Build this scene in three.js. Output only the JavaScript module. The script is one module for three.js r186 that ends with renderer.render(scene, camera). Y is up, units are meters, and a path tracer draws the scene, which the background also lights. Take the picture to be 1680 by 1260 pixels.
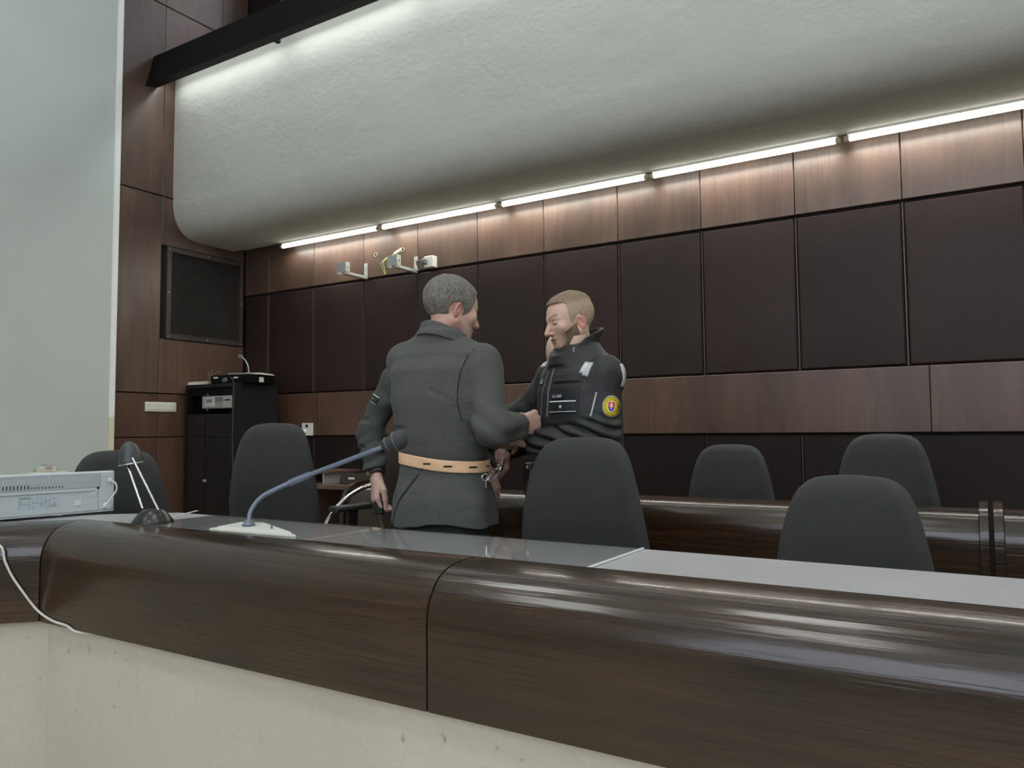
import * as THREE from 'three';
import { RectAreaLightUniformsLib } from 'three/addons/lights/RectAreaLightUniformsLib.js';
import { RoundedBoxGeometry } from 'three/addons/geometries/RoundedBoxGeometry.js';
import { mergeGeometries, mergeVertices, toCreasedNormals } from 'three/addons/utils/BufferGeometryUtils.js';

// ---------------------------------------------------------------- camera, sky, light, exposure
RectAreaLightUniformsLib.init();
const scene = new THREE.Scene();
const camera = new THREE.PerspectiveCamera(53.06, 4 / 3, 0.05, 60);
camera.position.set(0, 1.14, 0);
camera.rotation.order = 'YXZ';
camera.rotation.set(THREE.MathUtils.degToRad(3.5), THREE.MathUtils.degToRad(31.7), THREE.MathUtils.degToRad(-0.45));
scene.background = new THREE.Color().setRGB(2.2, 2.4, 2.75);      // overcast daylight outside the windows
const renderer = new THREE.WebGLRenderer({ antialias: true });
renderer.toneMapping = THREE.LinearToneMapping;
renderer.toneMappingExposure = 1.38;
renderer.shadowMap.enabled = true;
renderer.shadowMap.type = THREE.PCFSoftShadowMap;
const TUBE_GLOW = 4, TUBE_LIGHT = 46, COVE_LIGHT = 26, CEIL_LIGHT = 2.6;
const WARM = [1.0, 0.97, 0.88], COOL = [0.96, 1.0, 0.97];

// ---------------------------------------------------------------- helpers
let seed = 7;
const rnd = () => { seed = (seed * 16807) % 2147483647; return seed / 2147483647; };
const rr = (a, b) => a + (b - a) * rnd();
const V = (x, y, z) => new THREE.Vector3(x, y, z);
const taken = new Map();
function numbered(n) { const k = taken.get(n) || 0; taken.set(n, k + 1); return k ? `${n}_${String(k).padStart(3, '0')}` : n; }
function shade(o) { o.traverse(m => { if (m.isMesh) { m.castShadow = true; m.receiveShadow = true; } }); return o; }
function mesh(name, geo, mat, parent) { const m = new THREE.Mesh(geo, mat); m.name = name; m.castShadow = m.receiveShadow = true; if (parent) parent.add(m); return m; }
function thing(name, label, category, p = [0, 0, 0], turn = 0, group) {
  const g = new THREE.Group(); g.name = numbered(name); g.position.set(...p); g.rotation.y = turn;
  g.userData = { label, category }; if (group) g.userData.group = group;
  scene.add(g); return g;
}
function struct(name, geo, mat, label) { const m = geo ? mesh(name, geo, mat) : new THREE.Group(); m.name = name; m.userData = { kind: 'structure', label, category: name.split('_')[0] }; scene.add(m); return m; }
// hash noise
function h2(x, y) { let n = (x * 374761393 + y * 668265263) | 0; n = Math.imul(n ^ (n >>> 13), 1274126177); return ((n ^ (n >>> 16)) >>> 0) / 4294967295; }
function vn(x, y) { const xi = Math.floor(x), yi = Math.floor(y); let u = x - xi, v = y - yi; u = u * u * (3 - 2 * u); v = v * v * (3 - 2 * v); return (h2(xi, yi) * (1 - u) + h2(xi + 1, yi) * u) * (1 - v) + (h2(xi, yi + 1) * (1 - u) + h2(xi + 1, yi + 1) * u) * v; }
function fbm(x, y, o = 4) { let s = 0, a = 0.5, n = 0; for (let i = 0; i < o; i++) { s += a * vn(x, y); n += a; x = x * 2.03 + 17; y = y * 2.03 + 31; a *= 0.5; } return s / n; }
function h3(x, y, z) { let n = (x * 374761393 + y * 668265263 + z * 2147483629) | 0; n = Math.imul(n ^ (n >>> 13), 1274126177); return ((n ^ (n >>> 16)) >>> 0) / 4294967295; }
function vn3(x, y, z) { const a = Math.floor(x), b = Math.floor(y), c = Math.floor(z); let u = x - a, v = y - b, w = z - c; u = u * u * (3 - 2 * u); v = v * v * (3 - 2 * v); w = w * w * (3 - 2 * w);
  const L = (p, q, t) => p + (q - p) * t;
  return L(L(L(h3(a, b, c), h3(a + 1, b, c), u), L(h3(a, b + 1, c), h3(a + 1, b + 1, c), u), v), L(L(h3(a, b, c + 1), h3(a + 1, b, c + 1), u), L(h3(a, b + 1, c + 1), h3(a + 1, b + 1, c + 1), u), v), w); }
function tex(w, h, fn, { srgb = true, sx = 1, sy = 1 } = {}) {      // fn(x, y in 0..1) -> [r, g, b] 0..255; the picture covers sx x sy metres
  const d = new Uint8Array(w * h * 4);
  const E = 0.84, g1 = (x, y) => x > E ? mixc(fn(x, y), fn(x - 1, y), (x - E) / (1 - E)) : fn(x, y), g2 = (x, y) => y > E ? mixc(g1(x, y), g1(x, y - 1), (y - E) / (1 - E)) : g1(x, y);   // fades over its own edge so that it tiles
  for (let j = 0; j < h; j++) for (let i = 0; i < w; i++) { const c = g2(i / w, j / h), k = (j * w + i) * 4; d[k] = c[0]; d[k + 1] = c[1]; d[k + 2] = c[2]; d[k + 3] = 255; }
  const t = new THREE.DataTexture(d, w, h, THREE.RGBAFormat); t.wrapS = t.wrapT = THREE.RepeatWrapping; t.magFilter = THREE.LinearFilter; t.minFilter = THREE.LinearMipmapLinearFilter; t.generateMipmaps = true;
  if (srgb) t.colorSpace = THREE.SRGBColorSpace; t.repeat.set(1 / sx, 1 / sy); t.needsUpdate = true; return t;
}
const gray = v => { v = Math.max(0, Math.min(255, v * 255)); return [v, v, v]; };
const mixc = (a, b, t) => [a[0] + (b[0] - a[0]) * t, a[1] + (b[1] - a[1]) * t, a[2] + (b[2] - a[2]) * t];
const clamp = (v, a = 0, b = 1) => Math.max(a, Math.min(b, v));
const smooth = (a, b, x) => { const t = clamp((x - a) / (b - a)); return t * t * (3 - 2 * t); };

// ---------------------------------------------------------------- materials
// wood: grain along v, one picture = 1.2 m x 2.4 m
function woodTone(x, y, s, kr = 0.08, ks = 0.2, kb = 0.7) {
  const X = x * 1.2, Y = y * 2.4;
  const warp = fbm(X * 3 + s, Y * 0.9, 3);
  const ring = 0.5 + 0.5 * Math.sin((X * 9 + warp * 3.5) * 6.283);
  const streak = fbm(X * 90 + s * 3, Y * 2.2, 3);
  const pore = smooth(0.62, 0.8, vn(X * 420, Y * 9 + s)) * smooth(0.3, 0.7, fbm(X * 12, Y * 3 + s, 2));
  const blotch = fbm(X * 4 + 9, Y * 1.6 + s, 3);
  return clamp(kr * ring + ks * streak + kb * blotch - 0.22 * pore);
}
const woodField = (s) => (x, y) => woodTone(x, y, s);
function woodMap(s, dark, light) { const f = woodField(s); return tex(768, 1024, (x, y) => mixc(dark, light, f(x, y)), { sx: 1.2, sy: 2.4 }); }
const woodBump = tex(512, 1024, (x, y) => gray(0.35 + 0.65 * woodTone(x, y, 3)), { srgb: false, sx: 1.2, sy: 2.4 });
const M = {};
const std = (o) => new THREE.MeshStandardMaterial(o);
const phys = (o) => new THREE.MeshPhysicalMaterial(o);
const lin = (r, g, b) => new THREE.Color().setRGB(r, g, b);
const woodA = woodMap(3, [56, 43, 36], [116, 92, 77]);        // wall veneer
const woodB = tex(768, 1024, (x, y) => mixc([23, 16, 10], [84, 57, 35], clamp(1.35 * (woodTone(x, y, 11, 0.06, 0.34, 0.62) + 0.16 * (fbm(x * 260, y * 7, 2) - 0.5) - 0.5) + 0.42)), { sx: 1.2, sy: 2.4 });
const benchBump = tex(768, 1024, (x, y) => { const X = x * 1.2, Y = y * 2.4; return gray(0.55 * fbm(X * 240, Y * 7, 3) + 0.3 * fbm(X * 40, Y * 2, 2) + 0.2 * (1 - smooth(0.6, 0.8, vn(X * 420, Y * 9 + 11)))); }, { srgb: false, sx: 1.2, sy: 2.4 });       // bench veneer
M.veneer = [0, 1, 2].map(i => phys({ map: woodA, bumpMap: woodBump, bumpScale: 0.0006, color: lin(...[[1, 0.97, 0.95], [0.88, 0.85, 0.83], [1.1, 1.02, 0.98]][i]), roughness: 0.42, clearcoat: 0.25, clearcoatRoughness: 0.35 }));
M.rail = phys({ map: woodA, bumpMap: woodBump, bumpScale: 0.0005, color: lin(0.95, 0.8, 0.72), roughness: 0.42, clearcoat: 0.25, clearcoatRoughness: 0.35 });
const padTex = tex(512, 512, (x, y) => { const v = 0.5 * fbm(x * 6, y * 6, 4) + 0.5 * fbm(x * 60, y * 60, 2); return [42 + 16 * v, 29 + 11 * v, 26 + 10 * v]; }, { sx: 1.2, sy: 1.2 });
M.pad = [0, 1].map(i => phys({ map: padTex, color: lin(...[[0.82, 0.8, 0.78], [0.68, 0.66, 0.65]][i]), roughness: 0.55, specularIntensity: 0.6 }));
M.lowPad = phys({ map: padTex, color: lin(0.36, 0.36, 0.36), roughness: 0.6, specularIntensity: 0.5 });
M.gap = std({ color: lin(0.008, 0.006, 0.005), roughness: 0.9 });
M.seam = std({ color: lin(0.10, 0.085, 0.075), roughness: 0.4, metalness: 0.3 });
M.bench = phys({ map: woodB, bumpMap: benchBump, bumpScale: 0.0010, roughness: 0.24, clearcoat: 0.35, clearcoatRoughness: 0.12 });
const plasterBump = tex(1024, 1024, (x, y) => gray(0.6 * fbm(x * 12, y * 17, 4) + 0.22 * fbm(x * 60, y * 80, 3) * smooth(0.45, 0.75, fbm(x * 4, y * 4, 2)) + 0.06 * vn(x * 300, y * 300)), { srgb: false, sx: 2, sy: 2 });
const plasterMap = tex(512, 512, (x, y) => { const v = 232 + 12 * (fbm(x * 5, y * 5, 4) - 0.5); return [v - 1, v + 1, v - 4]; }, { sx: 3, sy: 3 });
M.plaster = std({ map: plasterMap, bumpMap: plasterBump, bumpScale: 0.009, color: lin(0.47, 0.47, 0.455), roughness: 0.9 });
M.whiteWall = std({ map: plasterMap, bumpMap: plasterBump, bumpScale: 0.001, color: lin(0.58, 0.62, 0.62), roughness: 0.7 });
M.whiteTrim = std({ color: lin(0.78, 0.8, 0.78), roughness: 0.45 });
M.creamTape = std({ color: lin(0.62, 0.6, 0.45), roughness: 0.6 });
const creamMap = tex(1024, 512, (x, y) => { let v = 188 + 14 * (fbm(x * 8, y * 5, 4) - 0.5) + 6 * (vn(x * 300, y * 150) - 0.5);
  const sp = smooth(0.8, 0.9, fbm(x * 110, y * 60, 2)) * smooth(0.45, 0.7, fbm(x * 5 + 3, y * 4, 2)); v -= 40 * sp; return [v, v - 3, v - 17]; }, { sx: 3, sy: 1.5 });
M.cream = std({ map: creamMap, roughness: 0.55 });
M.blackMetal = phys({ color: lin(0.005, 0.005, 0.006), roughness: 0.7, specularIntensity: 0.2 });
M.rack = std({ color: lin(0.012, 0.0135, 0.014), roughness: 0.42, metalness: 0.2 });
M.chrome = std({ color: lin(0.75, 0.75, 0.74), roughness: 0.16, metalness: 1 });
M.steel = std({ color: lin(0.48, 0.5, 0.49), roughness: 0.42, metalness: 0.6 });
M.galv = std({ color: lin(0.5, 0.52, 0.5), roughness: 0.5, metalness: 0.35 });
M.blackPlastic = std({ color: lin(0.012, 0.012, 0.013), roughness: 0.4 });
M.greyPlastic = std({ color: lin(0.14, 0.145, 0.15), roughness: 0.4 });
M.whitePlastic = std({ color: lin(0.66, 0.66, 0.62), roughness: 0.4 });
M.creamPlastic = std({ color: lin(0.62, 0.61, 0.52), roughness: 0.45 });
M.printer = std({ color: lin(0.50, 0.545, 0.56), roughness: 0.5 });
M.printerDark = std({ color: lin(0.40, 0.43, 0.45), roughness: 0.5 });
M.hole = std({ color: lin(0.004, 0.004, 0.004), roughness: 0.9 });
M.paper = std({ color: lin(0.72, 0.71, 0.66), roughness: 0.8 });
M.paperOld = std({ color: lin(0.55, 0.52, 0.38), roughness: 0.8 });
M.cable = std({ color: lin(0.62, 0.61, 0.57), roughness: 0.5 });
M.darkCable = std({ color: lin(0.05, 0.05, 0.05), roughness: 0.5 });
M.blueGrey = std({ color: lin(0.15, 0.18, 0.24), roughness: 0.35, metalness: 0.35 });
const fabricMap = tex(256, 256, (x, y) => { const w = 0.5 + 0.25 * Math.sin(x * 256 * 1.57) + 0.25 * Math.sin(y * 256 * 1.57); const v = 47 + 12 * w * vn(x * 128, y * 128) + 8 * (fbm(x * 4, y * 4, 3) - 0.5); return [v, v + 1, v]; }, { sx: 0.25, sy: 0.25 });
const fabricBump = tex(256, 256, (x, y) => gray(0.5 + 0.25 * Math.sin(x * 256 * 1.57) + 0.25 * Math.sin(y * 256 * 1.57)), { srgb: false, sx: 0.12, sy: 0.12 });
M.chairFabric = phys({ map: fabricMap, roughness: 0.85, sheen: 0.5, sheenColor: lin(0.25, 0.26, 0.255), sheenRoughness: 0.5 });
const greyTop = tex(512, 512, (x, y) => { const v = 160 + 16 * (fbm(x * 6, y * 6, 4) - 0.5) + 8 * (vn(x * 200, y * 200) - 0.5); return [v, v + 1, v + 2]; }, { sx: 1, sy: 1 });
M.greyTop = std({ map: greyTop, roughness: 0.42 });
M.glass = phys({ color: lin(1, 1, 1), transmission: 1, thickness: 0, roughness: 0.03, ior: 1.5 });
M.glassEdge = phys({ color: lin(0.85, 0.9, 0.88), roughness: 0.2 });
M.pane = phys({ color: lin(1, 1, 1), transmission: 1, thickness: 0, roughness: 0.0, ior: 1.5 });
M.floor = std({ map: tex(512, 512, (x, y) => { const v = 214 + 26 * (fbm(x * 9, y * 9, 4) - 0.5); return [v, v * 0.93, v * 0.83]; }, { sx: 3, sy: 3 }), roughness: 0.5 });
M.ceiling = std({ color: lin(0.62, 0.62, 0.59), roughness: 0.9 });
M.roomWall = std({ color: lin(0.6, 0.59, 0.55), roughness: 0.85 });
M.tube = std({ color: lin(0.9, 0.9, 0.9), emissive: lin(...WARM), emissiveIntensity: TUBE_GLOW });
M.coveTube = std({ color: lin(0.9, 0.9, 0.9), emissive: lin(...COOL), emissiveIntensity: 8 });

// ---------------------------------------------------------------- geometry helpers
function uvScale(g) { return g; }
function boxUV(w, h, d, vertical = true) {       // box, uv in metres on each face
  const g = new THREE.BoxGeometry(w, h, d), p = g.attributes.position, n = g.attributes.normal, u = g.attributes.uv, ox = rnd() * 3, oy = rnd() * 3;
  for (let i = 0; i < p.count; i++) { const ax = Math.abs(n.getX(i)), ay = Math.abs(n.getY(i)); let a, b;
    if (ax > 0.5) { a = p.getZ(i); b = p.getY(i); } else if (ay > 0.5) { a = p.getX(i); b = p.getZ(i); } else { a = p.getX(i); b = p.getY(i); }
    u.setXY(i, (vertical ? a : b) + ox, (vertical ? b : a) + oy); }
  return g;
}
function bx(x0, x1, y0, y1, z0, z1, vertical = true) { const g = boxUV(Math.abs(x1 - x0), Math.abs(y1 - y0), Math.abs(z1 - z0), vertical); g.translate((x0 + x1) / 2, (y0 + y1) / 2, (z0 + z1) / 2); return g; }
function rbox(w, h, d, r = 0.005, s = 2) { return new RoundedBoxGeometry(w, h, d, s, Math.min(r, w / 2.01, h / 2.01, d / 2.01)); }
function rb(x, y, z, w, h, d, r, s) { const g = rbox(w, h, d, r, s); g.translate(x, y, z); return g; }
function merge(list) { return mergeGeometries(list.map(g => { const q = g.index ? g.toNonIndexed() : g; for (const k of Object.keys(q.attributes)) if (!['position', 'normal', 'uv'].includes(k)) q.deleteAttribute(k); return q; })); }
// wall panel with chamfered front, lies in local xy, front at +z; uv metres
function panelGeo(w, h, t, c, vertical = true, bulge = 0) {
  const X = w / 2, Y = h / 2, pos = [], uv = [], ox = rnd() * 5, oy = rnd() * 5;
  const put = (x, y, z) => { pos.push(x, y, z); uv.push((vertical ? x : y) + ox, (vertical ? y : x) + oy); };
  const quad = (a, b, c2, d) => { put(...a); put(...b); put(...c2); put(...a); put(...c2); put(...d); };
  const back = [[-X, -Y, 0], [X, -Y, 0], [X, Y, 0], [-X, Y, 0]], mid = back.map(p => [p[0], p[1], t - c]);
  const fr = [[-X + c, -Y + c, t], [X - c, -Y + c, t], [X - c, Y - c, t], [-X + c, Y - c, t]];
  for (let i = 0; i < 4; i++) { const j = (i + 1) % 4; quad(back[i], back[j], mid[j], mid[i]); quad(mid[i], mid[j], fr[j], fr[i]); }
  if (bulge) { const N = 6, f = (a, b) => { const s = a / N * 2 - 1, q = b / N * 2 - 1; return [s * (X - c), q * (Y - c), t + bulge * (1 - s ** 4) * (1 - q ** 4)]; }; for (let a = 0; a < N; a++) for (let b = 0; b < N; b++) quad(f(a, b), f(a + 1, b), f(a + 1, b + 1), f(a, b + 1)); }
  else quad(...fr);
  const g = new THREE.BufferGeometry(); g.setAttribute('position', new THREE.Float32BufferAttribute(pos, 3)); g.setAttribute('uv', new THREE.Float32BufferAttribute(uv, 2));
  g.computeVertexNormals(); return bulge ? toCreasedNormals(g, 0.5) : g;
}
function smoothProfile(pts, n) { const c = new THREE.CatmullRomCurve3(pts.map(p => V(p[0], p[1], 0)), false, 'centripetal'); return c.getPoints(n).map(p => [p.x, p.y]); }
// prism of a closed profile [(o, y)] between two end functions (o) -> [x, z]
function sweep(profile, A, B, creaseDeg = 35) {
  const pos = [], uv = [], n = profile.length; let s = rnd() * 3; const ox = rnd() * 3;
  const put = (e, p, a, l) => { const q = e(p[0]); pos.push(q[0], p[1], q[1]); uv.push(a, l); };
  for (let i = 0; i < n; i++) { const p = profile[i], q = profile[(i + 1) % n], L = Math.hypot(q[0] - p[0], q[1] - p[1]);
    const a0 = A(p[0]), b0 = B(p[0]), len = Math.hypot(a0[0] - b0[0], a0[1] - b0[1]);
    put(A, p, s, ox); put(B, p, s, ox + len); put(B, q, s + L, ox + len); put(A, p, s, ox); put(B, q, s + L, ox + len); put(A, q, s + L, ox); s += L; }
  const tri = THREE.ShapeUtils.triangulateShape(profile.map(p => new THREE.Vector2(...p)), []);
  for (const t of tri) { for (const k of t) put(A, profile[k], profile[k][0], profile[k][1]); for (const k of [t[0], t[2], t[1]]) put(B, profile[k], profile[k][0], profile[k][1]); }
  const g = new THREE.BufferGeometry(); g.setAttribute('position', new THREE.Float32BufferAttribute(pos, 3)); g.setAttribute('uv', new THREE.Float32BufferAttribute(uv, 2)); g.computeVertexNormals();
  return toCreasedNormals(g, creaseDeg * Math.PI / 180);
}
function tube(pts, r, seg = 24, rad = 8, closed = false) { return new THREE.TubeGeometry(new THREE.CatmullRomCurve3(pts.map(p => V(...p)), closed, 'centripetal'), seg, r, rad, closed); }
function bar(a, b, r, r2 = r, rad = 10) { const A = V(...a), B = V(...b), g = new THREE.CylinderGeometry(r2, r, A.distanceTo(B), rad); g.applyQuaternion(new THREE.Quaternion().setFromUnitVectors(V(0, 1, 0), B.clone().sub(A).normalize())); g.translate((a[0] + b[0]) / 2, (a[1] + b[1]) / 2, (a[2] + b[2]) / 2); return g; }
function lathe(pts, seg = 24) { return new THREE.LatheGeometry(pts.map(p => new THREE.Vector2(...p)), seg); }
function rectLight(p, target, w, h, I, col, parent = scene) { const l = new THREE.RectAreaLight(lin(...col), I, w, h); l.position.set(...p); parent.add(l); l.lookAt(...target); return l; }

// ---------------------------------------------------------------- the room shell
const XL = -6.21, XR = 4.6, ZB = -5.03, ZF = 4.2, YC = 6.5;
struct('floor', merge([bx(XL - 0.3, XR + 0.3, -0.65, -0.45, -1.55, ZF + 0.3), bx(XL - 0.3, XR + 0.3, -0.65, 0, ZB - 0.3, -1.55)]), M.floor, 'worn beige floor with the raised platform of the benches');
struct('ceiling', bx(XL - 0.3, XR + 0.3, YC, YC + 0.2, ZB - 0.3, ZF + 0.3), M.ceiling, 'plain pale ceiling high above the gallery');
// back wall: solid to 5.35, then a row of high gallery windows
const wb = struct('wall_back', bx(XL - 0.3, XR + 0.3, 0, 5.33, ZB - 0.28, ZB - 0.03), M.gap, 'dark wood panelled wall behind the benches');
const zP = ZB - 0.03;
function wp(name, geo, mat, x, y, z, ry, parent) { const m = mesh(name, geo, mat, parent); m.position.set(x, y, z); m.rotation.y = ry; return m; }
{
  const jx = [XL + 0.004]; for (let k = 0; k < 19; k++) { const x = -5.855 + 0.608 * k; if (x < XR) jx.push(x); } jx.push(XR);
  for (let i = 0; i + 1 < jx.length; i++) {
    const a = jx[i], b = jx[i + 1], w = b - a - 0.005, c = (a + b) / 2;
    wp('veneer_panel', panelGeo(w, 0.60, 0.03, 0.003), M.veneer[i % 3], c, 2.493 + 0.30, zP, 0, wb);
    wp('dark_panel', panelGeo(w - 0.012, 0.968, 0.026, 0.010, true, 0.008), M.pad[i % 2], c, (1.508 + 2.476) / 2, zP, 0, wb);
    wp('low_panel', panelGeo(w - 0.008, 1.10, 0.020, 0.006), M.lowPad, c, 0.55, zP, 0, wb);
    if (i) { wp('seam_strip', boxUV(0.006, 0.97, 0.014), M.seam, a, 1.992, zP + 0.007, 0, wb); wp('seam_strip', boxUV(0.005, 1.10, 0.012), M.seam, a, 0.55, zP + 0.006, 0, wb); }
    wp('gallery_panel', panelGeo(w, 2.1, 0.02, 0.003), M.lowPad, c, 4.24, zP, 0, wb);
  }
  const rj = [XL + 0.004, -5.16, -2.72, -0.276, 2.16, XR];
  for (let i = 0; i + 1 < rj.length; i++) wp('rail_board', panelGeo(rj[i + 1] - rj[i] - 0.003, 0.384, 0.034, 0.003, true), M.rail, (rj[i] + rj[i + 1]) / 2, 1.308, zP, 0, wb);
  const hole = new THREE.CylinderGeometry(0.014, 0.014, 0.004, 14); hole.rotateX(Math.PI / 2);
  const ring = new THREE.TorusGeometry(0.015, 0.003, 6, 16);
  for (const [x, y] of [[-4.492, 2.687], [-4.19, 2.692]]) { wp('drill_hole', hole, M.hole, x, y, ZB + 0.002, 0, wb); wp('hole_rim', ring, M.paperOld, x, y, ZB + 0.003, 0, wb); }
}
// high gallery windows above the back wall
function windowRow(nBase, x0, x1, count, y0, y1, z, side, label) {
  const w = (x1 - x0) / count;
  for (let k = 0; k < count; k++) {
    const g = new THREE.Group(); g.name = `window_${nBase + k}`; g.userData = { kind: 'structure', label: `${label}, bay ${['one', 'two', 'three', 'four', 'five', 'six', 'seven', 'eight'][k]}`, category: 'window' }; scene.add(g);
    const a = x0 + w * k, b = a + w, t = 0.045;
    for (const [p, q, r, s] of [[a, a + t, y0, y1], [b - t, b, y0, y1], [a + t, b - t, y0, y0 + t], [a + t, b - t, y1 - t, y1], [(a + b) / 2 - t / 2, (a + b) / 2 + t / 2, y0 + t, y1 - t]]) mesh('window_frame', side === 'x' ? bx(z - 0.04, z + 0.04, r, s, p, q) : bx(p, q, r, s, z - 0.04, z + 0.04), M.whiteTrim, g);
    mesh('pane', side === 'x' ? bx(z - 0.003, z + 0.003, y0 + t, y1 - t, a + t, b - t) : bx(a + t, b - t, y0 + t, y1 - t, z - 0.003, z + 0.003), M.pane, g);
  }
}
struct('trim_1', merge([bx(XL - 0.3, XR + 0.3, 6.35, YC, ZB - 0.28, ZB - 0.03), bx(XL - 0.3, -5.77, 5.33, 6.35, ZB - 0.28, ZB - 0.03), bx(4.2, XR + 0.3, 5.33, 6.35, ZB - 0.28, ZB - 0.03)]), M.lowPad, 'dark surround of the high gallery windows');
windowRow(1, -5.77, 4.2, 7, 5.33, 6.35, ZB - 0.15, 'z', 'high gallery window above the back wall');
// left wall: veneer panels
const wl = struct('wall_left', bx(XL - 0.3, XL - 0.03, -0.5, YC, ZB - 0.28, ZF + 0.3), M.gap, 'veneer panelled side wall beside the gallery');
{
  const zs = [ZB + 0.004, -4.73, -4.125, -3.52, -2.915, -2.31];
  const rows = [[0.004, 1.108], [1.112, 1.492], [1.498, 3.262], [3.268, 5.02], [5.025, 6.48]];
  for (let r = 0; r < rows.length; r++) for (let i = 0; i + 1 < zs.length; i++) {
    let z0 = zs[i], z1 = zs[i + 1], y0 = rows[r][0], y1 = rows[r][1];
    const add = (za, zb, ya, yb, m) => wp('veneer_panel', panelGeo(zb - za - 0.004, yb - ya - 0.004, 0.03, 0.003), m, XL - 0.03, (ya + yb) / 2, (za + zb) / 2, Math.PI / 2, wl);
    if (r === 2 && i < 2) { if (i === 0) { add(ZB + 0.004, -4.125, 1.498, 1.985, M.veneer[2]); add(ZB + 0.004, -4.125, 2.825, 3.262, M.veneer[1]); } continue; }
    add(z0, z1, y0, y1, r < 2 ? M.rail : M.veneer[(i * 2 + r) % 3]);
  }
}
// white painted half of the side wall with its lighter edge bead
struct('wall_side', bx(XL - 0.03, XL + 0.03, -0.5, YC, -3.66, ZF), M.whiteWall, 'white painted part of the side wall');
struct('trim_2', bx(XL - 0.03, XL + 0.045, 1.28, YC, -3.70, -3.655), M.whiteTrim, 'light bead along the edge of the white wall');
struct('trim_3', bx(XL - 0.03, XL + 0.045, 0, 1.278, -3.70, -3.655), M.creamTape, 'yellowed lower piece of the white wall bead');
struct('wall_right', bx(XR, XR + 0.3, -0.5, YC, ZB - 0.28, ZF + 0.3), M.roomWall, 'plain side wall on the public side');
// wall behind the public seats, with a tall window row
struct('wall_front', merge([bx(XL - 0.3, XR + 0.3, -0.5, 1.7, ZF, ZF + 0.3), bx(XL - 0.3, XR + 0.3, 6.3, YC, ZF, ZF + 0.3), bx(XL - 0.3, -2.6, 1.7, 6.3, ZF, ZF + 0.3), bx(4.3, XR + 0.3, 1.7, 6.3, ZF, ZF + 0.3)]), M.roomWall, 'plain wall with tall windows opposite the bench');
windowRow(8, -2.6, 4.3, 5, 1.7, 6.3, ZF + 0.15, 'z', 'tall window opposite the bench');
// plaster gallery front, curved under
{
  const prof = [[-4.23, 4.40], [-4.23, 3.22], [-4.237, 3.15], [-4.26, 3.07], [-4.30, 3.00], [-4.36, 2.95], [-4.44, 2.922], [-4.53, 2.913]];
  const s = smoothProfile(prof, 26).concat([[-4.90, 2.913], [-4.90, 2.95], [-5.03, 2.95], [-5.03, 3.19], [-4.6, 3.19], [-4.6, 4.40]]);
  const g = sweep(s, z => [XL, z], z => [XR, z], 30);
  { // uv: x metres, arc
    const u = g.attributes.uv; for (let i = 0; i < u.count; i++) { const a = u.getX(i); u.setX(i, u.getY(i)); u.setY(i, a); }
  }
  struct('wall_balcony', g, M.plaster, 'rough white plaster gallery front curving under to the lights');
}
// ---------------------------------------------------------------- black cove light beam
{
  const g = thing('cove_light_beam', 'long black light beam along the top of the plaster gallery front', 'light', [0, 4.2, -4.05]);
  const P = [[0.12, 0], [0.045, 0.298], [-0.055, 0.308], [-0.055, 0.294], [0.035, 0.284], [0.10, 0.02], [0.0, 0.045], [0, 0.03]].map(p => [p[0], p[1]]);
  mesh('housing', sweep(P, z => [XL + 0.01, z], z => [XR, z], 20), M.blackMetal, g);
  for (let k = 0; k < 8; k++) {
    const a = -6.14 + k * 1.45, b = a + 1.38; if (b > XR) break;
    mesh('light_tube', bar([a, 0.125, -0.048], [b, 0.125, -0.048], 0.013, 0.013, 10), M.coveTube, g);
    mesh('lamp_holder', rb(b + 0.035, 0.115, -0.06, 0.035, 0.11, 0.05, 0.004), M.blackMetal, g);
    const l = rectLight([(a + b) / 2, 0.108, -0.052], [(a + b) / 2, -1, -0.14], 1.36, 0.026, COVE_LIGHT, COOL, g); l.updateMatrix();
    l.rotation.set(-Math.PI / 2, 0, 0);
  }
}
// ---------------------------------------------------------------- fluorescent tubes under the gallery
const tubeX = [[-5.565, -4.385], [-4.335, -3.172], [-3.126, -1.943], [-1.899, -0.71], [-0.656, 0.53], [0.58, 1.76], [1.81, 2.99], [3.04, 4.22]];
tubeX.forEach(([a, b], k) => {
  const names = ['end of the row by the corner', 'second in the row from the corner', 'third in the row from the corner', 'fourth in the row from the corner', 'fifth in the row from the corner', 'sixth in the row from the corner', 'seventh in the row from the corner', 'eighth in the row from the corner'];
  const g = thing('fluorescent_tube_light', `lit white fluorescent tube under the plaster gallery, ${names[k]}`, 'light', [(a + b) / 2, 2.883, -4.93], 0, 'fluorescent tubes under the gallery');
  const L = (b - a) / 2;
  mesh('tube', bar([-L + 0.012, 0, 0], [L - 0.012, 0, 0], 0.018, 0.018, 14), M.tube, g);
  for (const s of [-1, 1]) mesh('tube_cap', bar([s * (L - 0.012), 0, 0], [s * (L + 0.016), 0, 0], 0.017, 0.017, 12), M.paperOld, g);
  mesh('back_plate', bx(-L, L, 0.019, 0.029, -0.012, 0.012), M.whiteTrim, g);
  const l = rectLight([0, -0.021, -0.004], [0, -1, -0.004], 2 * L - 0.03, 0.03, TUBE_LIGHT, WARM, g); l.rotation.set(-Math.PI / 2 - 0.12, 0, 0);
});
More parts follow.
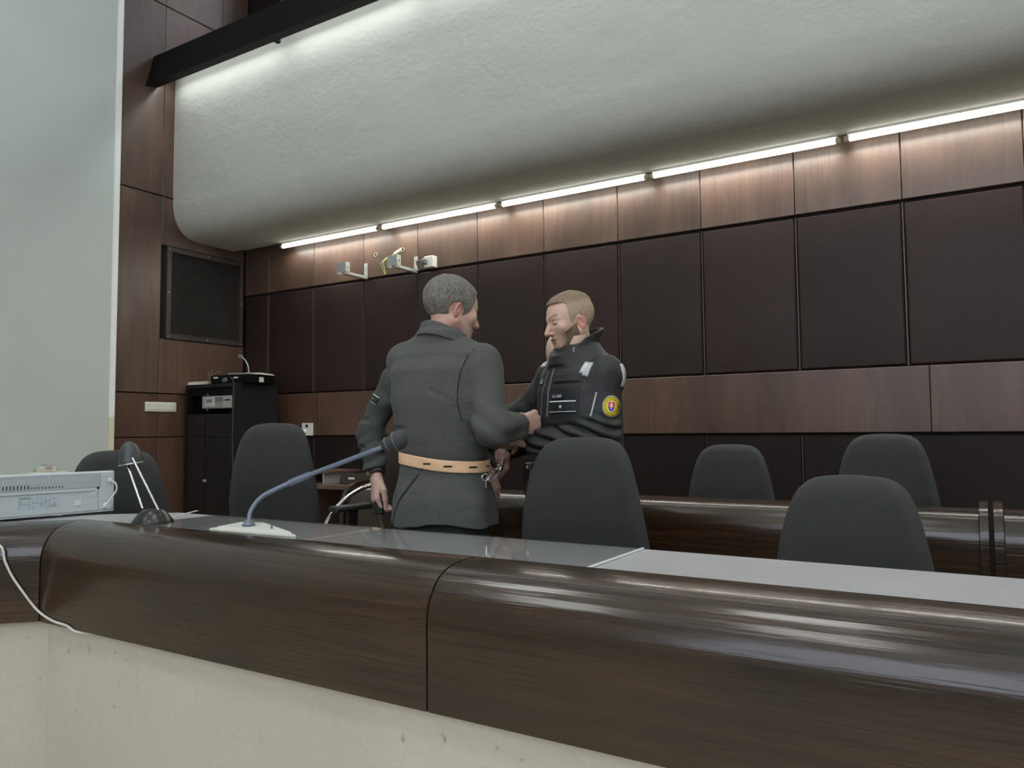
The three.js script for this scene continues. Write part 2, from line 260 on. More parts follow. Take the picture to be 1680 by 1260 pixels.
// ceiling lamps over the public side
[[-4.2, -1.6], [-1.4, -1.6], [1.4, -1.6], [-4.2, 1.4], [-1.4, 1.4], [1.4, 1.4]].forEach(([x, z], k) => {
  const g = thing('ceiling_light', `square white ceiling light panel ${['over the corner of the bench', 'over the middle of the bench', 'over the far end of the bench', 'over the public side by the white wall', 'over the middle of the public side', 'over the far public side'][k]}`, 'light', [x, YC - 0.03, z], 0, 'ceiling light panels');
  mesh('frame', merge([bx(-0.62, 0.62, -0.03, 0.03, -0.62, -0.58), bx(-0.62, 0.62, -0.03, 0.03, 0.58, 0.62), bx(-0.62, -0.58, -0.03, 0.03, -0.58, 0.58), bx(0.58, 0.62, -0.03, 0.03, -0.58, 0.58)]), M.whiteTrim, g);
  mesh('light_diffuser', bx(-0.58, 0.58, -0.012, 0.028, -0.58, 0.58), std({ color: lin(0.8, 0.8, 0.8), emissive: lin(...COOL), emissiveIntensity: 4 }), g);
  const l = rectLight([0, -0.032, 0], [0, -2, 0], 1.1, 1.1, CEIL_LIGHT, COOL, g); l.rotation.set(-Math.PI / 2, 0, 0);
});

// world-space geometry into a thing that stands at g.position (no turn)
function addW(g, name, geo, mat, parent = g) { geo.translate(-g.position.x, -g.position.y, -g.position.z); return mesh(name, geo, mat, parent); }
// ---------------------------------------------------------------- front bench
const BZ = -1.468, MX = -2.875, DI = Math.SQRT1_2;
const mainEnd = x => o => [x, BZ - o];
const mitre = o => [MX - 0.4142 * o, BZ - o];
const leftEnd = L => o => [MX - L * DI - o * DI, BZ + L * DI - o * DI];
const noseProfile = (() => { const s = smoothProfile([[0, 0.482], [0, 0.60], [0, 0.69], [0.006, 0.728], [0.024, 0.761], [0.051, 0.789], [0.087, 0.805], [0.145, 0.8135], [0.205, 0.815]], 40);
  return s.concat([[0.212, 0.812], [0.212, 0.775], [0.15, 0.77], [0.05, 0.72], [0.03, 0.66], [0.03, 0.482]]); })();
{
  const g = thing('judges_bench', 'long dark wood front bench with rounded edge, cream base and grey worktop', 'bench', [-1.2, 0, -1.77]);
  const jx = [-1.148, 0.58, 2.3, 4.0];
  addW(g, 'front_panel', sweep(noseProfile, mitre, mainEnd(jx[0] - 0.003)), M.bench);
  for (let i = 0; i < 3; i++) addW(g, 'front_panel', sweep(noseProfile, mainEnd(jx[i] + 0.003), mainEnd(jx[i + 1] - 0.003)), M.bench);
  addW(g, 'front_panel', sweep(noseProfile, leftEnd(2.2), o => { const q = mitre(o); return [q[0] - 0.004 * DI, q[1] + 0.004 * DI]; }), M.bench);
  // dark filler in the joints
  const inner = noseProfile.map(([o, y]) => [o * 0.94 + 0.004, 0.482 + (y - 0.482) * 0.985]);
  addW(g, 'joint_strip', sweep(inner, mainEnd(jx[0] - 0.004), mainEnd(jx[0] + 0.004)), M.gap);
  // cream base below the wood, set back
  const basep = [[0.04, -0.45], [0.04, 0.484], [0.08, 0.484], [0.08, -0.45]];
  addW(g, 'base_panel', sweep(basep, mitre, mainEnd(4.0)), M.cream);
  addW(g, 'base_panel', sweep(basep, leftEnd(2.2), mitre), M.cream);
  // grey worktop
  const topShape = (pts) => { const s = new THREE.Shape(pts.map(p => new THREE.Vector2(p[0], -p[1]))); const e = new THREE.ExtrudeGeometry(s, { depth: 0.03, bevelEnabled: true, bevelSize: 0.003, bevelThickness: 0.003, bevelSegments: 2 }); e.rotateX(-Math.PI / 2); e.translate(0, 0.770, 0); return e; };
  addW(g, 'worktop', topShape([[mitre(0.216)[0], mitre(0.216)[1]], [4.0, BZ - 0.216], [4.0, -2.07], [-2.96, -2.07]]), M.greyTop);
  const L1 = leftEnd(2.2)(0.216), L2 = leftEnd(2.2)(0.62);
  addW(g, 'worktop', topShape([L1, [mitre(0.216)[0] - 0.008, mitre(0.216)[1]], [-2.968, -2.067], L2]), M.greyTop);
  const strip = bx(-0.19, 0.19, 0.803, 0.8045, -0.006, 0.006); strip.rotateY(Math.atan2(0.32, -0.2)); strip.translate(-2.845, 0.0008, -1.99); addW(g, 'joint_tape', strip, M.whitePlastic);
  addW(g, 'back_panel', bx(-2.9, 4.0, 0.35, 0.77, -1.84, -1.80, false), M.bench);
  for (const x of [-2.4, -0.6, 1.2, 3.0]) addW(g, 'support', bx(x - 0.02, x + 0.02, 0, 0.77, -2.03, -1.84), M.bench);
}
// glass sheets on the worktop
[[-2.70, -1.818, 'left'], [-1.812, -0.845, 'right']].forEach(([a, b, s], k) => {
  const g = thing('glass_sheet', k ? 'clear glass sheet on the worktop reflecting the man in grey, ending at a bright edge' : 'clear glass sheet on the worktop under the gooseneck microphone', 'glass', [(a + b) / 2, 0.8035, -1.88], 0, 'glass sheets on the front worktop');
  mesh('sheet', rb(0, 0.0025, 0, b - a, 0.004, 0.365, 0.0015, 1), M.glass, g);
  if (k) mesh('edge_strip', rb((b - a) / 2 + 0.003, 0.003, 0, 0.005, 0.0055, 0.365, 0.001, 1), M.glassEdge, g);
});
// ---------------------------------------------------------------- back benches
function backBench(x0, x1, label, capLeft, capRight) {
  const z0 = -3.45, g = thing('back_bench', label, 'bench', [(x0 + x1) / 2, 0, -3.75]);
  const E = x => o => [x, z0 - o];
  addW(g, 'front_panel', sweep(noseProfile, E(x0), E(x1)), M.bench);
  addW(g, 'front_skirt', bx(x0, x1, 0.02, 0.482, z0 - 0.06, z0 - 0.03, false), M.bench);
  addW(g, 'worktop', bx(x0, x1, 0.745, 0.775, z0 - 0.62, z0 - 0.214), M.bench);
  const cap = smoothProfile([[-0.022, 0.0], [-0.022, 0.40], [-0.022, 0.70], [-0.014, 0.745], [0.01, 0.785], [0.045, 0.815], [0.09, 0.832], [0.16, 0.840], [0.26, 0.842]], 30).concat([[0.27, 0.838], [0.27, 0.75], [0.62, 0.75], [0.62, 0]]);
  if (capLeft) addW(g, 'end_cap', sweep(cap, E(x0 - 0.034), E(x0 - 0.003)), M.bench);
  if (capRight) addW(g, 'end_cap', sweep(cap, E(x1 + 0.003), E(x1 + 0.032)), M.bench);
}
backBench(-3.31, -0.046, 'dark wood back bench with rounded top edge behind the front chairs', true, true);
backBench(0.038, 3.6, 'further dark wood back bench across the narrow gap', true, false);

// ---------------------------------------------------------------- office chairs
function backrestGeo(w = 1, h = 0.60) {
  const half = [[0, 0.0], [0.0015, 0.06], [0.006, 0.10], [0.018, 0.132], [0.04, 0.158], [0.075, 0.179], [0.12, 0.196], [0.2, 0.216], [0.3, 0.235], [0.4, 0.247], [0.5, 0.245], [0.55, 0.23], [0.585, 0.19], [0.598, 0.12], [0.6, 0]];
  const N = 40, K = 26, top = [];
  const hw = s => { for (let i = 1; i < half.length; i++) if (s <= half[i][0] + 1e-9) { const a = half[i - 1], b = half[i], t = (s - a[0]) / (b[0] - a[0]); return (a[1] + (b[1] - a[1]) * t) * w; } return 0; };
  // front and back skins with soft pillow edge
  const pos = [], idx = [], uv = []; const T = 0.045;
  const S = []; for (let j = 0; j <= N; j++) { const q = j / N; S.push(0.6 * (0.5 - 0.5 * Math.cos(Math.PI * q))); }
  for (const side of [1, -1]) for (let j = 0; j <= N; j++) for (let i = 0; i <= K; i++) {
    const a = Math.sin((i / K * 2 - 1) * Math.PI / 2), s = S[j], W = hw(s), x = a * W, y = 0.6 - s;
    const ev = Math.min(1, Math.min(s, 0.6 - s) / 0.05), eh = Math.min(1, (W - Math.abs(x)) / 0.045);
    const e = Math.sqrt(1 - (1 - ev) ** 2) * Math.sqrt(1 - (1 - eh) ** 2);
    const curve = 0.10 * (x / 0.25) ** 2 * 0.4 + 0.05 * Math.sin((y - 0.12) * 5) ;
    pos.push(x, y * h / 0.6, curve + side * (T * (side > 0 ? 0.75 : 0.6)) * e); uv.push(x, y);
  }
  const base = (N + 1) * (K + 1);
  for (let sd = 0; sd < 2; sd++) for (let j = 0; j < N; j++) for (let i = 0; i < K; i++) { const a = sd * base + j * (K + 1) + i, b = a + 1, c = a + K + 1, d = c + 1; if (sd === 0) idx.push(a, c, b, b, c, d); else idx.push(a, b, c, b, d, c); }
  const g = new THREE.BufferGeometry(); g.setAttribute('position', new THREE.Float32BufferAttribute(pos, 3)); g.setAttribute('uv', new THREE.Float32BufferAttribute(uv, 2)); g.setIndex(idx);
  g.computeVertexNormals(); return g;
}
const backG = backrestGeo();
function seatGeo() { const s = new THREE.Shape(); const w = 0.235, d = 0.22; s.moveTo(-w + 0.08, -d); s.lineTo(w - 0.08, -d); s.quadraticCurveTo(w, -d, w, -d + 0.1); s.lineTo(w - 0.02, d - 0.08); s.quadraticCurveTo(w - 0.03, d, w - 0.12, d); s.lineTo(-w + 0.12, d); s.quadraticCurveTo(-w + 0.03, d, -w + 0.02, d - 0.08); s.lineTo(-w, -d + 0.1); s.quadraticCurveTo(-w, -d, -w + 0.08, -d);
  const e = new THREE.ExtrudeGeometry(s, { depth: 0.03, bevelEnabled: true, bevelSize: 0.02, bevelThickness: 0.025, bevelSegments: 5, curveSegments: 10 }); e.rotateX(-Math.PI / 2); return e; }
const seatG = seatGeo();
const legG = merge([bar([0, 0.085, 0.03], [0, 0.06, 0.28], 0.02, 0.013, 8)]);
const casterG = (() => { const c = new THREE.CylinderGeometry(0.026, 0.026, 0.03, 14); c.rotateZ(Math.PI / 2); c.translate(0, 0.026, 0.285); return merge([c, bar([0, 0.03, 0.285], [0, 0.065, 0.275], 0.008, 0.008, 6)]); })();
// faces +z; top = height of the backrest's upper edge
function officeChair(label, x, z, turn, top, opt = {}) {
  const g = thing(opt.name || 'office_chair', label, 'chair', [x, 0, z], turn, opt.name ? undefined : 'charcoal office chairs at the benches');
  const k = opt.k || 1, seatY = top - 0.64;
  const b = mesh('backrest', backG, opt.mat || M.chairFabric, g); b.position.set(0, top - 0.6, -0.03); b.scale.set(k, 1, 1);
  const s = mesh('seat', seatG, opt.mat || M.chairFabric, g); s.position.set(0, seatY - 0.05, 0.26); s.scale.set(k, 1, 1);
  mesh('seat_shell', rb(0, seatY - 0.065, 0.25, 0.42, 0.02, 0.4, 0.01), M.blackPlastic, g);
  mesh('back_bracket', tube([[0, seatY - 0.08, 0.18], [0, seatY - 0.085, -0.02], [0, seatY - 0.03, -0.1], [0, seatY + 0.12, -0.10], [0, seatY + 0.3, -0.075]], 0.022, 18, 8), M.blackPlastic, g);
  mesh('gas_lift', bar([0, 0.08, 0.24], [0, seatY - 0.07, 0.24], 0.026, 0.02, 12), M.blackPlastic, g);
  mesh('hub', lathe([[0, 0.06], [0.045, 0.06], [0.045, 0.10], [0.03, 0.11], [0, 0.11]], 16).translate(0, 0, 0.24), M.blackPlastic, g);
  for (let i = 0; i < 5; i++) { const l = mesh('leg', legG, M.blackPlastic, g); l.position.set(0, 0, 0.24); l.rotation.y = i * Math.PI * 2 / 5 + 0.3; mesh('caster', casterG, M.blackPlastic, l); }
  if (opt.arms) for (const sd of [-1, 1]) {
    const a = mesh('armrest', rb(sd * (opt.armX || 0.29), opt.arms, 0.2, 0.075, 0.032, 0.28, 0.014, 4), M.armPad, g);
    mesh('arm_post', rb(sd * ((opt.armX || 0.29) - 0.005), (opt.arms + seatY) / 2 - 0.05, 0.2, 0.028, opt.arms - seatY + 0.08, 0.075, 0.01, 3), M.blackPlastic, g);
    mesh('arm_bracket', rb(sd * 0.21, seatY - 0.08, 0.2, 0.12, 0.02, 0.06, 0.006), M.blackPlastic, g);
  }
  if (opt.loops) for (const sd of [-1, 1]) mesh('arm_loop', tube([[sd * 0.26, seatY - 0.06, 0.05], [sd * 0.29, seatY + 0.1, 0.02], [sd * 0.29, seatY + 0.22, 0.08], [sd * 0.29, seatY + 0.245, 0.2], [sd * 0.29, seatY + 0.2, 0.34], [sd * 0.28, seatY + 0.02, 0.38], [sd * 0.24, seatY - 0.06, 0.34]], 0.016, 40, 8), M.blackPlastic, g);
  return g;
}
M.armPad = std({ color: lin(0.03, 0.032, 0.032), roughness: 0.5 });
M.leather = phys({ color: lin(0.035, 0.024, 0.018), roughness: 0.4, clearcoat: 0.2, clearcoatRoughness: 0.3 });
officeChair('charcoal fabric office chair in front of the bearded officer', -1.29, -2.607, 0.08, 1.1155, { k: 1.02 });
officeChair('charcoal fabric office chair set low, beside the front worktop with two chairs behind it', -0.345, -2.47, -0.1, 1.003, { k: 0.94 });
officeChair('charcoal fabric office chair behind the back bench, between the officer and the other back chair', -1.215, -4.28, 0.05, 1.058, { k: 1.0 });
officeChair('charcoal fabric office chair behind the back bench, near its gap', -0.44, -4.28, -0.12, 1.112, { k: 1.0 });
officeChair('tall charcoal fabric office chair beside the black rack cabinet and white socket', -3.10, -2.72, 0.62, 1.19, { k: 0.90 });
officeChair('charcoal fabric office chair behind the desk lamp and grey printer', -3.72, -2.26, 0.95, 1.06, { k: 1.0, loops: true });
const armchair = officeChair('brown leather armchair with black arm pads and chrome side tubes behind the officer in grey', -2.70, -3.31, 0.0, 1.14, { k: 0.86, arms: 0.735, armX: 0.25, mat: M.leather, name: 'leather_armchair' });
for (const sd of [-1, 1]) { mesh('chrome_side_tube', tube([[sd * 0.29, 0.40, 0.40], [sd * 0.295, 0.60, 0.37], [sd * 0.295, 0.74, 0.26], [sd * 0.29, 0.82, 0.10], [sd * 0.26, 0.85, -0.02], [sd * 0.20, 0.86, -0.05]], 0.013, 48, 10), M.chrome, armchair); }
// ---------------------------------------------------------------- ventilation grille on the side wall
{
  const g = thing('ventilation_grille', 'square dark metal mesh grille in the panelled side wall', 'vent', [XL + 0.0, 1.99, -4.6]);
  const z0 = -0.405, z1 = 0.425, h = 0.83;
  mesh('back_box', bx(-0.03, -0.028, 0, h, z0, z1), M.hole, g);
  const fm = std({ color: lin(0.035, 0.028, 0.024), roughness: 0.5 });
  for (const [a, b, c, d] of [[0, 0.045, z0, z1], [h - 0.045, h, z0, z1], [0.045, h - 0.045, z0, z0 + 0.045], [0.045, h - 0.045, z1 - 0.045, z1]]) mesh('grille_frame', bx(-0.028, 0.014, a, b, c, d), fm, g);
  // diagonal wire mesh as one woven sheet
  const wires = [], W = z1 - z0 - 0.08, H = h - 0.08, cy = h / 2, cz = (z0 + z1) / 2, st = 0.024;
  for (const sg of [-1, 1]) for (let c = -(W + H) / 2 + st; c < (W + H) / 2; c += st) {
    // line z - sg*y = c clipped to the opening
    const pts = []; const hy = H / 2, hz = W / 2;
    for (const yy of [-hy, hy]) { const zz = c + sg * yy; if (Math.abs(zz) <= hz) pts.push([yy, zz]); }
    for (const zz of [-hz, hz]) { const yy = (zz - c) * sg; if (Math.abs(yy) < hy) pts.push([yy, zz]); }
    if (pts.length < 2) continue; wires.push(bar([-0.003, cy + pts[0][0], cz + pts[0][1]], [-0.003, cy + pts[1][0], cz + pts[1][1]], 0.0022, 0.0022, 4));
  }
  const mm = mesh('wire_mesh', merge(wires), std({ color: lin(0.05, 0.043, 0.038), roughness: 0.5, metalness: 0.3 }), g); mm.userData.kind = 'stuff';
  const sc = new THREE.SphereGeometry(0.006, 8, 6);
  for (const [y, z] of [[0.02, z0 + 0.02], [0.02, z1 - 0.02], [h - 0.02, z0 + 0.02], [h - 0.02, z1 - 0.02], [h / 2, z0 + 0.02], [h / 2, z1 - 0.02], [0.02, 0], [h - 0.02, 0]]) { const s = mesh('screw', sc, M.steel, g); s.position.set(0.014, y, z); }
}
// ---------------------------------------------------------------- light switches on the side wall
{
  const g = thing('switch_plate', 'white four gang light switch plate on the panelled side wall', 'switch', [XL, 1.335, -4.145]);
  mesh('plate', rb(0.006, 0.042, 0, 0.012, 0.084, 0.30, 0.004), M.whitePlastic, g);
  for (let k = 0; k < 4; k++) { const r = mesh('rocker', rb(0.014, 0.042, -0.108 + k * 0.072, 0.008, 0.056, 0.056, 0.003), M.creamPlastic, g); r.rotation.z = 0; }
}
// ---------------------------------------------------------------- rack cabinet with things on it
{
  const g = thing('rack_cabinet', 'tall black metal equipment rack in the corner by the grille', 'cabinet', [-5.84, 0, -4.6]);
  mesh('body', merge([bx(-0.335, -0.31, 0, 1.575, -0.235, 0.235), bx(0.315, 0.34, 0, 1.575, -0.235, 0.235), bx(-0.31, 0.315, 1.545, 1.575, -0.235, 0.235), bx(-0.31, 0.315, 0, 0.05, -0.235, 0.235), bx(-0.31, 0.315, 0.05, 1.545, -0.235, -0.21)]), M.rack, g);
  mesh('front_rail', bx(-0.31, -0.275, 0.05, 1.545, 0.19, 0.225), M.blackMetal, g); mesh('front_rail', bx(0.28, 0.315, 0.05, 1.545, 0.19, 0.225), M.blackMetal, g);
  mesh('blank_panel', bx(-0.275, 0.28, 1.475, 1.545, 0.2, 0.215), M.blackMetal, g);
  mesh('glass_door', rb(0.0, 0.68, 0.229, 0.6, 1.26, 0.01, 0.003), phys({ color: lin(0.008, 0.009, 0.01), roughness: 0.12, clearcoat: 0.6 }), g);
  mesh('door_lock', bar([-0.04, 0.725, 0.234], [-0.04, 0.725, 0.248], 0.014, 0.012, 12), M.steel, g);
  mesh('hinge', rb(0.33, 0.7, 0.239, 0.018, 1.2, 0.01, 0.003), M.rack, g);
}
{
  const g = thing('rack_amplifier', 'pale grey audio player mounted in the black rack', 'audio player', [-5.742, 1.36, -4.38]);
  mesh('case', rb(0, 0.054, -0.09, 0.40, 0.108, 0.2, 0.005), std({ color: lin(0.3, 0.31, 0.29), roughness: 0.45 }), g);
  mesh('tape_door', rb(-0.09, 0.055, 0.012, 0.12, 0.085, 0.012, 0.004), std({ color: lin(0.42, 0.43, 0.4), roughness: 0.4 }), g);
  mesh('tape_window', rb(-0.09, 0.066, 0.019, 0.07, 0.03, 0.004, 0.001), M.greyPlastic, g);
  mesh('display', rb(0.035, 0.076, 0.011, 0.1, 0.04, 0.006, 0.002), M.greyPlastic, g);
  mesh('button_panel', rb(0.035, 0.03, 0.011, 0.1, 0.04, 0.006, 0.002), std({ color: lin(0.22, 0.23, 0.22), roughness: 0.5 }), g);
  mesh('disc_slot', rb(0.145, 0.07, 0.011, 0.075, 0.012, 0.004, 0.001), M.hole, g);
  for (const y of [-0.012, 0.12]) mesh('rack_screw', bar([-0.12, y, 0.008], [-0.12, y, 0.016], 0.006, 0.006, 8), M.steel, g);
}
{
  const g = thing('audio_mixer', 'black audio mixer box on the rack holding loose sheets', 'mixer', [-5.66, 1.575, -4.58], 0.18);
  mesh('case', rb(0, 0.04, 0, 0.44, 0.075, 0.32, 0.008), M.blackMetal, g);
  mesh('label', rb(0.06, 0.05, 0.161, 0.05, 0.012, 0.002, 0.0008), M.paper, g); mesh('label', rb(-0.16, 0.055, 0.161, 0.05, 0.012, 0.002, 0.0008), M.paper, g);
  mesh('side_label', rb(0.221, 0.035, 0.02, 0.002, 0.045, 0.06, 0.0008), M.paper, g);
  for (let k = 0; k < 3; k++) mesh('knob', bar([-0.05, 0.03 + 0, 0.16], [-0.05, 0.03, 0.185], 0.022 - k * 0.006, 0.02 - k * 0.006, 12), M.greyPlastic, g).position.x = 0.0 + k * 0.001;
}
function sheetStack(label, p, turn, n, w, d, mats, h = 0.003) {
  const g = thing('paper_stack', label, 'papers', p, turn);
  for (let k = 0; k < n; k++) { const m = mesh('sheet', rb(0, 0, 0, w * rr(0.9, 1.02), h, d * rr(0.9, 1.02), 0.001, 1), mats[k % mats.length], g); m.position.set(rr(-0.012, 0.012), h / 2 + k * h * 1.05, rr(-0.012, 0.012)); m.rotation.y = rr(-0.12, 0.12); }
}
sheetStack('white and yellowed loose sheets on top of the audio mixer', [-5.6, 1.654, -4.62], 0.3, 4, 0.34, 0.22, [M.paper, M.paperOld], 0.004);
sheetStack('yellowed papers and folder at the outer edge of the rack top', [-6.02, 1.576, -4.46], 0.1, 5, 0.24, 0.2, [M.paper, M.paperOld], 0.005);
{
  const g = thing('gooseneck_microphone', 'small gooseneck microphone standing on the mixer on the rack', 'microphone', [-5.68, 1.672, -4.66]);
  mesh('base', lathe([[0, 0], [0.03, 0], [0.03, 0.012], [0.01, 0.02], [0, 0.02]], 16), M.greyPlastic, g);
  mesh('neck', tube([[0, 0.015, 0], [-0.01, 0.07, 0], [-0.035, 0.125, 0.01], [-0.075, 0.16, 0.02]], 0.005, 20, 8), M.galv, g);
  mesh('microphone_head', rb(0, 0, 0, 0.055, 0.035, 0.035, 0.012, 3).rotateZ(-0.4).translate(-0.09, 0.165, 0.022), M.greyPlastic, g);
}
{
  const g = thing('twisted_cable', 'thin tangled wire lying on the papers on the rack', 'cable', [-5.94, 1.60, -4.45]);
  mesh('wire', tube([[-0.06, 0.003, 0], [-0.02, 0.03, 0.01], [0.02, 0.07, 0], [0.0, 0.11, -0.01], [-0.03, 0.09, 0], [0.03, 0.05, 0.02], [0.1, 0.085, 0], [0.13, 0.088, -0.02]], 0.003, 60, 6), std({ color: lin(0.2, 0.15, 0.11), roughness: 0.6 }), g);
}
{
  const g = thing('rack_cable', 'dark cable hanging down the edge of the rack', 'cable', [-5.49, 0.3, -4.355]);
  mesh('cable', tube([[-0.03, 1.32, 0.02], [0.0, 1.29, 0.014], [0.004, 1.1, 0.012], [-0.004, 0.8, 0.012], [0.014, 0.5, 0.012], [0.01, 0.02, 0.012]], 0.004, 50, 6), M.darkCable, g);
}
// ---------------------------------------------------------------- wall brackets, sockets
function tvBracket(label, x, y) {
  const g = thing('wall_bracket', label, 'bracket', [x, y, ZB], 0, 'empty brackets on the back wall');
  // upright strip on the wall, arm, folded end plate reaching into the room
  mesh('wall_strip', rb(0.0, 0.06, 0.004, 0.035, 0.14, 0.008, 0.001, 1), M.galv, g);
  for (const yy of [0.03, 0.1]) mesh('bolt', bar([0, yy, 0.006], [0, yy, 0.016], 0.006, 0.006, 8), M.steel, g);
  mesh('arm', rb(0.012, 0.004, 0.14, 0.012, 0.024, 0.28, 0.001, 1), M.galv, g);
  mesh('arm_flange', rb(-0.002, -0.007, 0.14, 0.034, 0.003, 0.28, 0.001, 1), M.galv, g);
  const e = mesh('clamp_plate', rb(-0.02, 0.05, 0.285, 0.1, 0.085, 0.004, 0.001, 1), M.steel, g);
  mesh('clamp_side', rb(0.03, 0.05, 0.262, 0.004, 0.085, 0.05, 0.001, 1), M.galv, g); mesh('clamp_side', rb(-0.07, 0.04, 0.262, 0.004, 0.085, 0.05, 0.001, 1), M.steel, g);
  mesh('clamp_bolt', bar([0.03, 0.05, 0.262], [0.045, 0.05, 0.262], 0.006, 0.006, 8), M.steel, g);
}
tvBracket('empty galvanised wall bracket nearer the corner, without wires', -4.607, 2.492);
tvBracket('empty galvanised wall bracket with green wires, beside the white box', -4.045, 2.482);
{
  const g = thing('loose_wires', 'loose yellow green wires hanging from a wall hole over a bracket', 'wires', [-4.19, 2.46, ZB + 0.02]);
  mesh('wire', tube([[0, 0.23, 0.0], [-0.015, 0.19, 0.05], [-0.02, 0.1, 0.2], [0.0, 0.03, 0.22], [0.015, -0.02, 0.22]], 0.004, 30, 6), std({ color: lin(0.3, 0.5, 0.08), roughness: 0.5 }), g);
  mesh('wire', tube([[0.004, 0.23, 0.0], [-0.03, 0.16, 0.08], [-0.04, 0.08, 0.21], [-0.01, 0.02, 0.225], [0.012, -0.025, 0.225]], 0.004, 30, 6), std({ color: lin(0.45, 0.5, 0.1), roughness: 0.5 }), g);
  mesh('wire_sleeve', bar([0.0, 0.235, 0.0], [-0.04, 0.19, 0.05], 0.009, 0.008, 8), M.whitePlastic, g);
}
{
  const g = thing('junction_box', 'white wall box with dark plug beside the bracket with wires', 'socket', [-3.87, 2.49, ZB]);
  mesh('box', rb(0, 0.05, 0.03, 0.095, 0.095, 0.06, 0.006), M.whitePlastic, g);
  mesh('plug', rb(-0.03, 0.05, 0.075, 0.045, 0.045, 0.04, 0.01), M.greyPlastic, g);
  mesh('plug_cable', tube([[-0.045, 0.05, 0.085], [-0.1, 0.06, 0.08], [-0.12, 0.03, 0.05], [-0.1, 0.0, 0.03], [-0.16, 0.0, 0.012]], 0.006, 24, 6), M.darkCable, g);
}
{
  const g = thing('wall_socket', 'white double socket plate on the back wall behind the tall chair', 'socket', [-5.305, 1.115, ZB + 0.004]);
  mesh('plate', rb(0, 0.055, 0.008, 0.135, 0.115, 0.016, 0.004), M.whitePlastic, g);
  mesh('socket_hole', bar([0.0, 0.085, 0.012], [0.0, 0.085, 0.019], 0.016, 0.016, 12), M.hole, g);
  mesh('plug', bar([-0.02, 0.035, 0.012], [-0.02, 0.035, 0.05], 0.022, 0.018, 14), M.whitePlastic, g);
  mesh('power_cable', tube([[-0.02, 0.03, 0.05], [0.0, -0.05, 0.045], [-0.015, -0.2, 0.03], [-0.045, -0.4, 0.03], [-0.04, -1.05, 0.03]], 0.006, 40, 6), M.cable, g);
  mesh('power_cable', tube([[-0.035, 0.03, 0.045], [-0.025, -0.08, 0.04], [0.0, -0.25, 0.03], [0.005, -0.5, 0.03], [0.0, -1.05, 0.03]], 0.004, 40, 6), M.cable, g);
}
// ---------------------------------------------------------------- low side table behind
{
  const g = thing('side_table', 'low brown wooden computer table with open shelves near the corner', 'table', [-4.12, 0, -4.28]);
  const W = M.veneer[2];
  mesh('table_top', bx(-0.36, 0.30, 0.735, 0.76, -0.26, 0.26, false), W, g);
  mesh('side_panel', bx(-0.14, -0.115, 0, 0.735, -0.25, 0.25), W, g); mesh('side_panel', bx(-0.345, -0.32, 0, 0.735, -0.25, 0.25), W, g); mesh('side_panel', bx(0.265, 0.29, 0, 0.735, -0.25, 0.25), W, g);
  for (const y of [0.06, 0.52, 0.62]) mesh('shelf', bx(-0.32, -0.14, y, y + 0.018, -0.24, 0.24, false), W, g);
  mesh('drawer_front', bx(-0.315, -0.145, 0.1, 0.5, 0.24, 0.256), W, g);
  mesh('riser_top', bx(-0.40, -0.09, 0.835, 0.85, -0.26, 0.1, false), W, g); mesh('riser_post', bx(-0.135, -0.125, 0.76, 0.835, -0.22, 0.1), M.steel, g); mesh('riser_post', bx(-0.39, -0.36, 0.76, 0.835, -0.22, 0.1), W, g);
}
sheetStack('small pile of papers on a shelf of the brown side table', [-4.345, 0.538, -4.15], 0, 4, 0.13, 0.2, [M.paper], 0.008);
{
  const g = thing('wooden_lectern_board', 'dark brown board with rounded corner and white sticker standing on the side table', 'board', [-3.9, 0.76, -4.2]);
  const s = new THREE.Shape(); s.moveTo(-0.18, 0); s.lineTo(-0.18, 0.03); s.quadraticCurveTo(-0.17, 0.075, -0.12, 0.075); s.lineTo(0.2, 0.085); s.lineTo(0.2, 0); s.closePath();
  mesh('board', new THREE.ExtrudeGeometry(s, { depth: 0.02, bevelEnabled: true, bevelSize: 0.003, bevelThickness: 0.003, bevelSegments: 2 }), M.leather, g);
  mesh('sticker', rb(-0.06, 0.045, 0.025, 0.06, 0.014, 0.003, 0.001), M.paper, g);
}

// ---------------------------------------------------------------- signed distance modelling for the people
const sub = (a, b) => [a[0] - b[0], a[1] - b[1], a[2] - b[2]], add3 = (a, b) => [a[0] + b[0], a[1] + b[1], a[2] + b[2]], mul = (a, s) => [a[0] * s, a[1] * s, a[2] * s];
const dot = (a, b) => a[0] * b[0] + a[1] * b[1] + a[2] * b[2], cross = (a, b) => [a[1] * b[2] - a[2] * b[1], a[2] * b[0] - a[0] * b[2], a[0] * b[1] - a[1] * b[0]];
const len = a => Math.hypot(a[0], a[1], a[2]), norm = a => mul(a, 1 / (len(a) || 1));
const smin = (a, b, k) => { const h = Math.max(k - Math.abs(a - b), 0) / k; return Math.min(a, b) - h * h * k * 0.25; };
const smax = (a, b, k) => -smin(-a, -b, k);
function cone(x, y, z, A, B, ra, rb) { const bx0 = B[0] - A[0], by = B[1] - A[1], bz = B[2] - A[2], px = x - A[0], py = y - A[1], pz = z - A[2]; const t = clamp((px * bx0 + py * by + pz * bz) / (bx0 * bx0 + by * by + bz * bz)); return Math.hypot(px - bx0 * t, py - by * t, pz - bz * t) - (ra + (rb - ra) * t); }
function ell(x, y, z, c, r) { const a = (x - c[0]) / r[0], b = (y - c[1]) / r[1], d = (z - c[2]) / r[2]; const k0 = Math.sqrt(a * a + b * b + d * d), k1 = Math.hypot(a / r[0], b / r[1], d / r[2]); return k1 > 1e-9 ? k0 * (k0 - 1) / k1 : -Math.min(...r); }
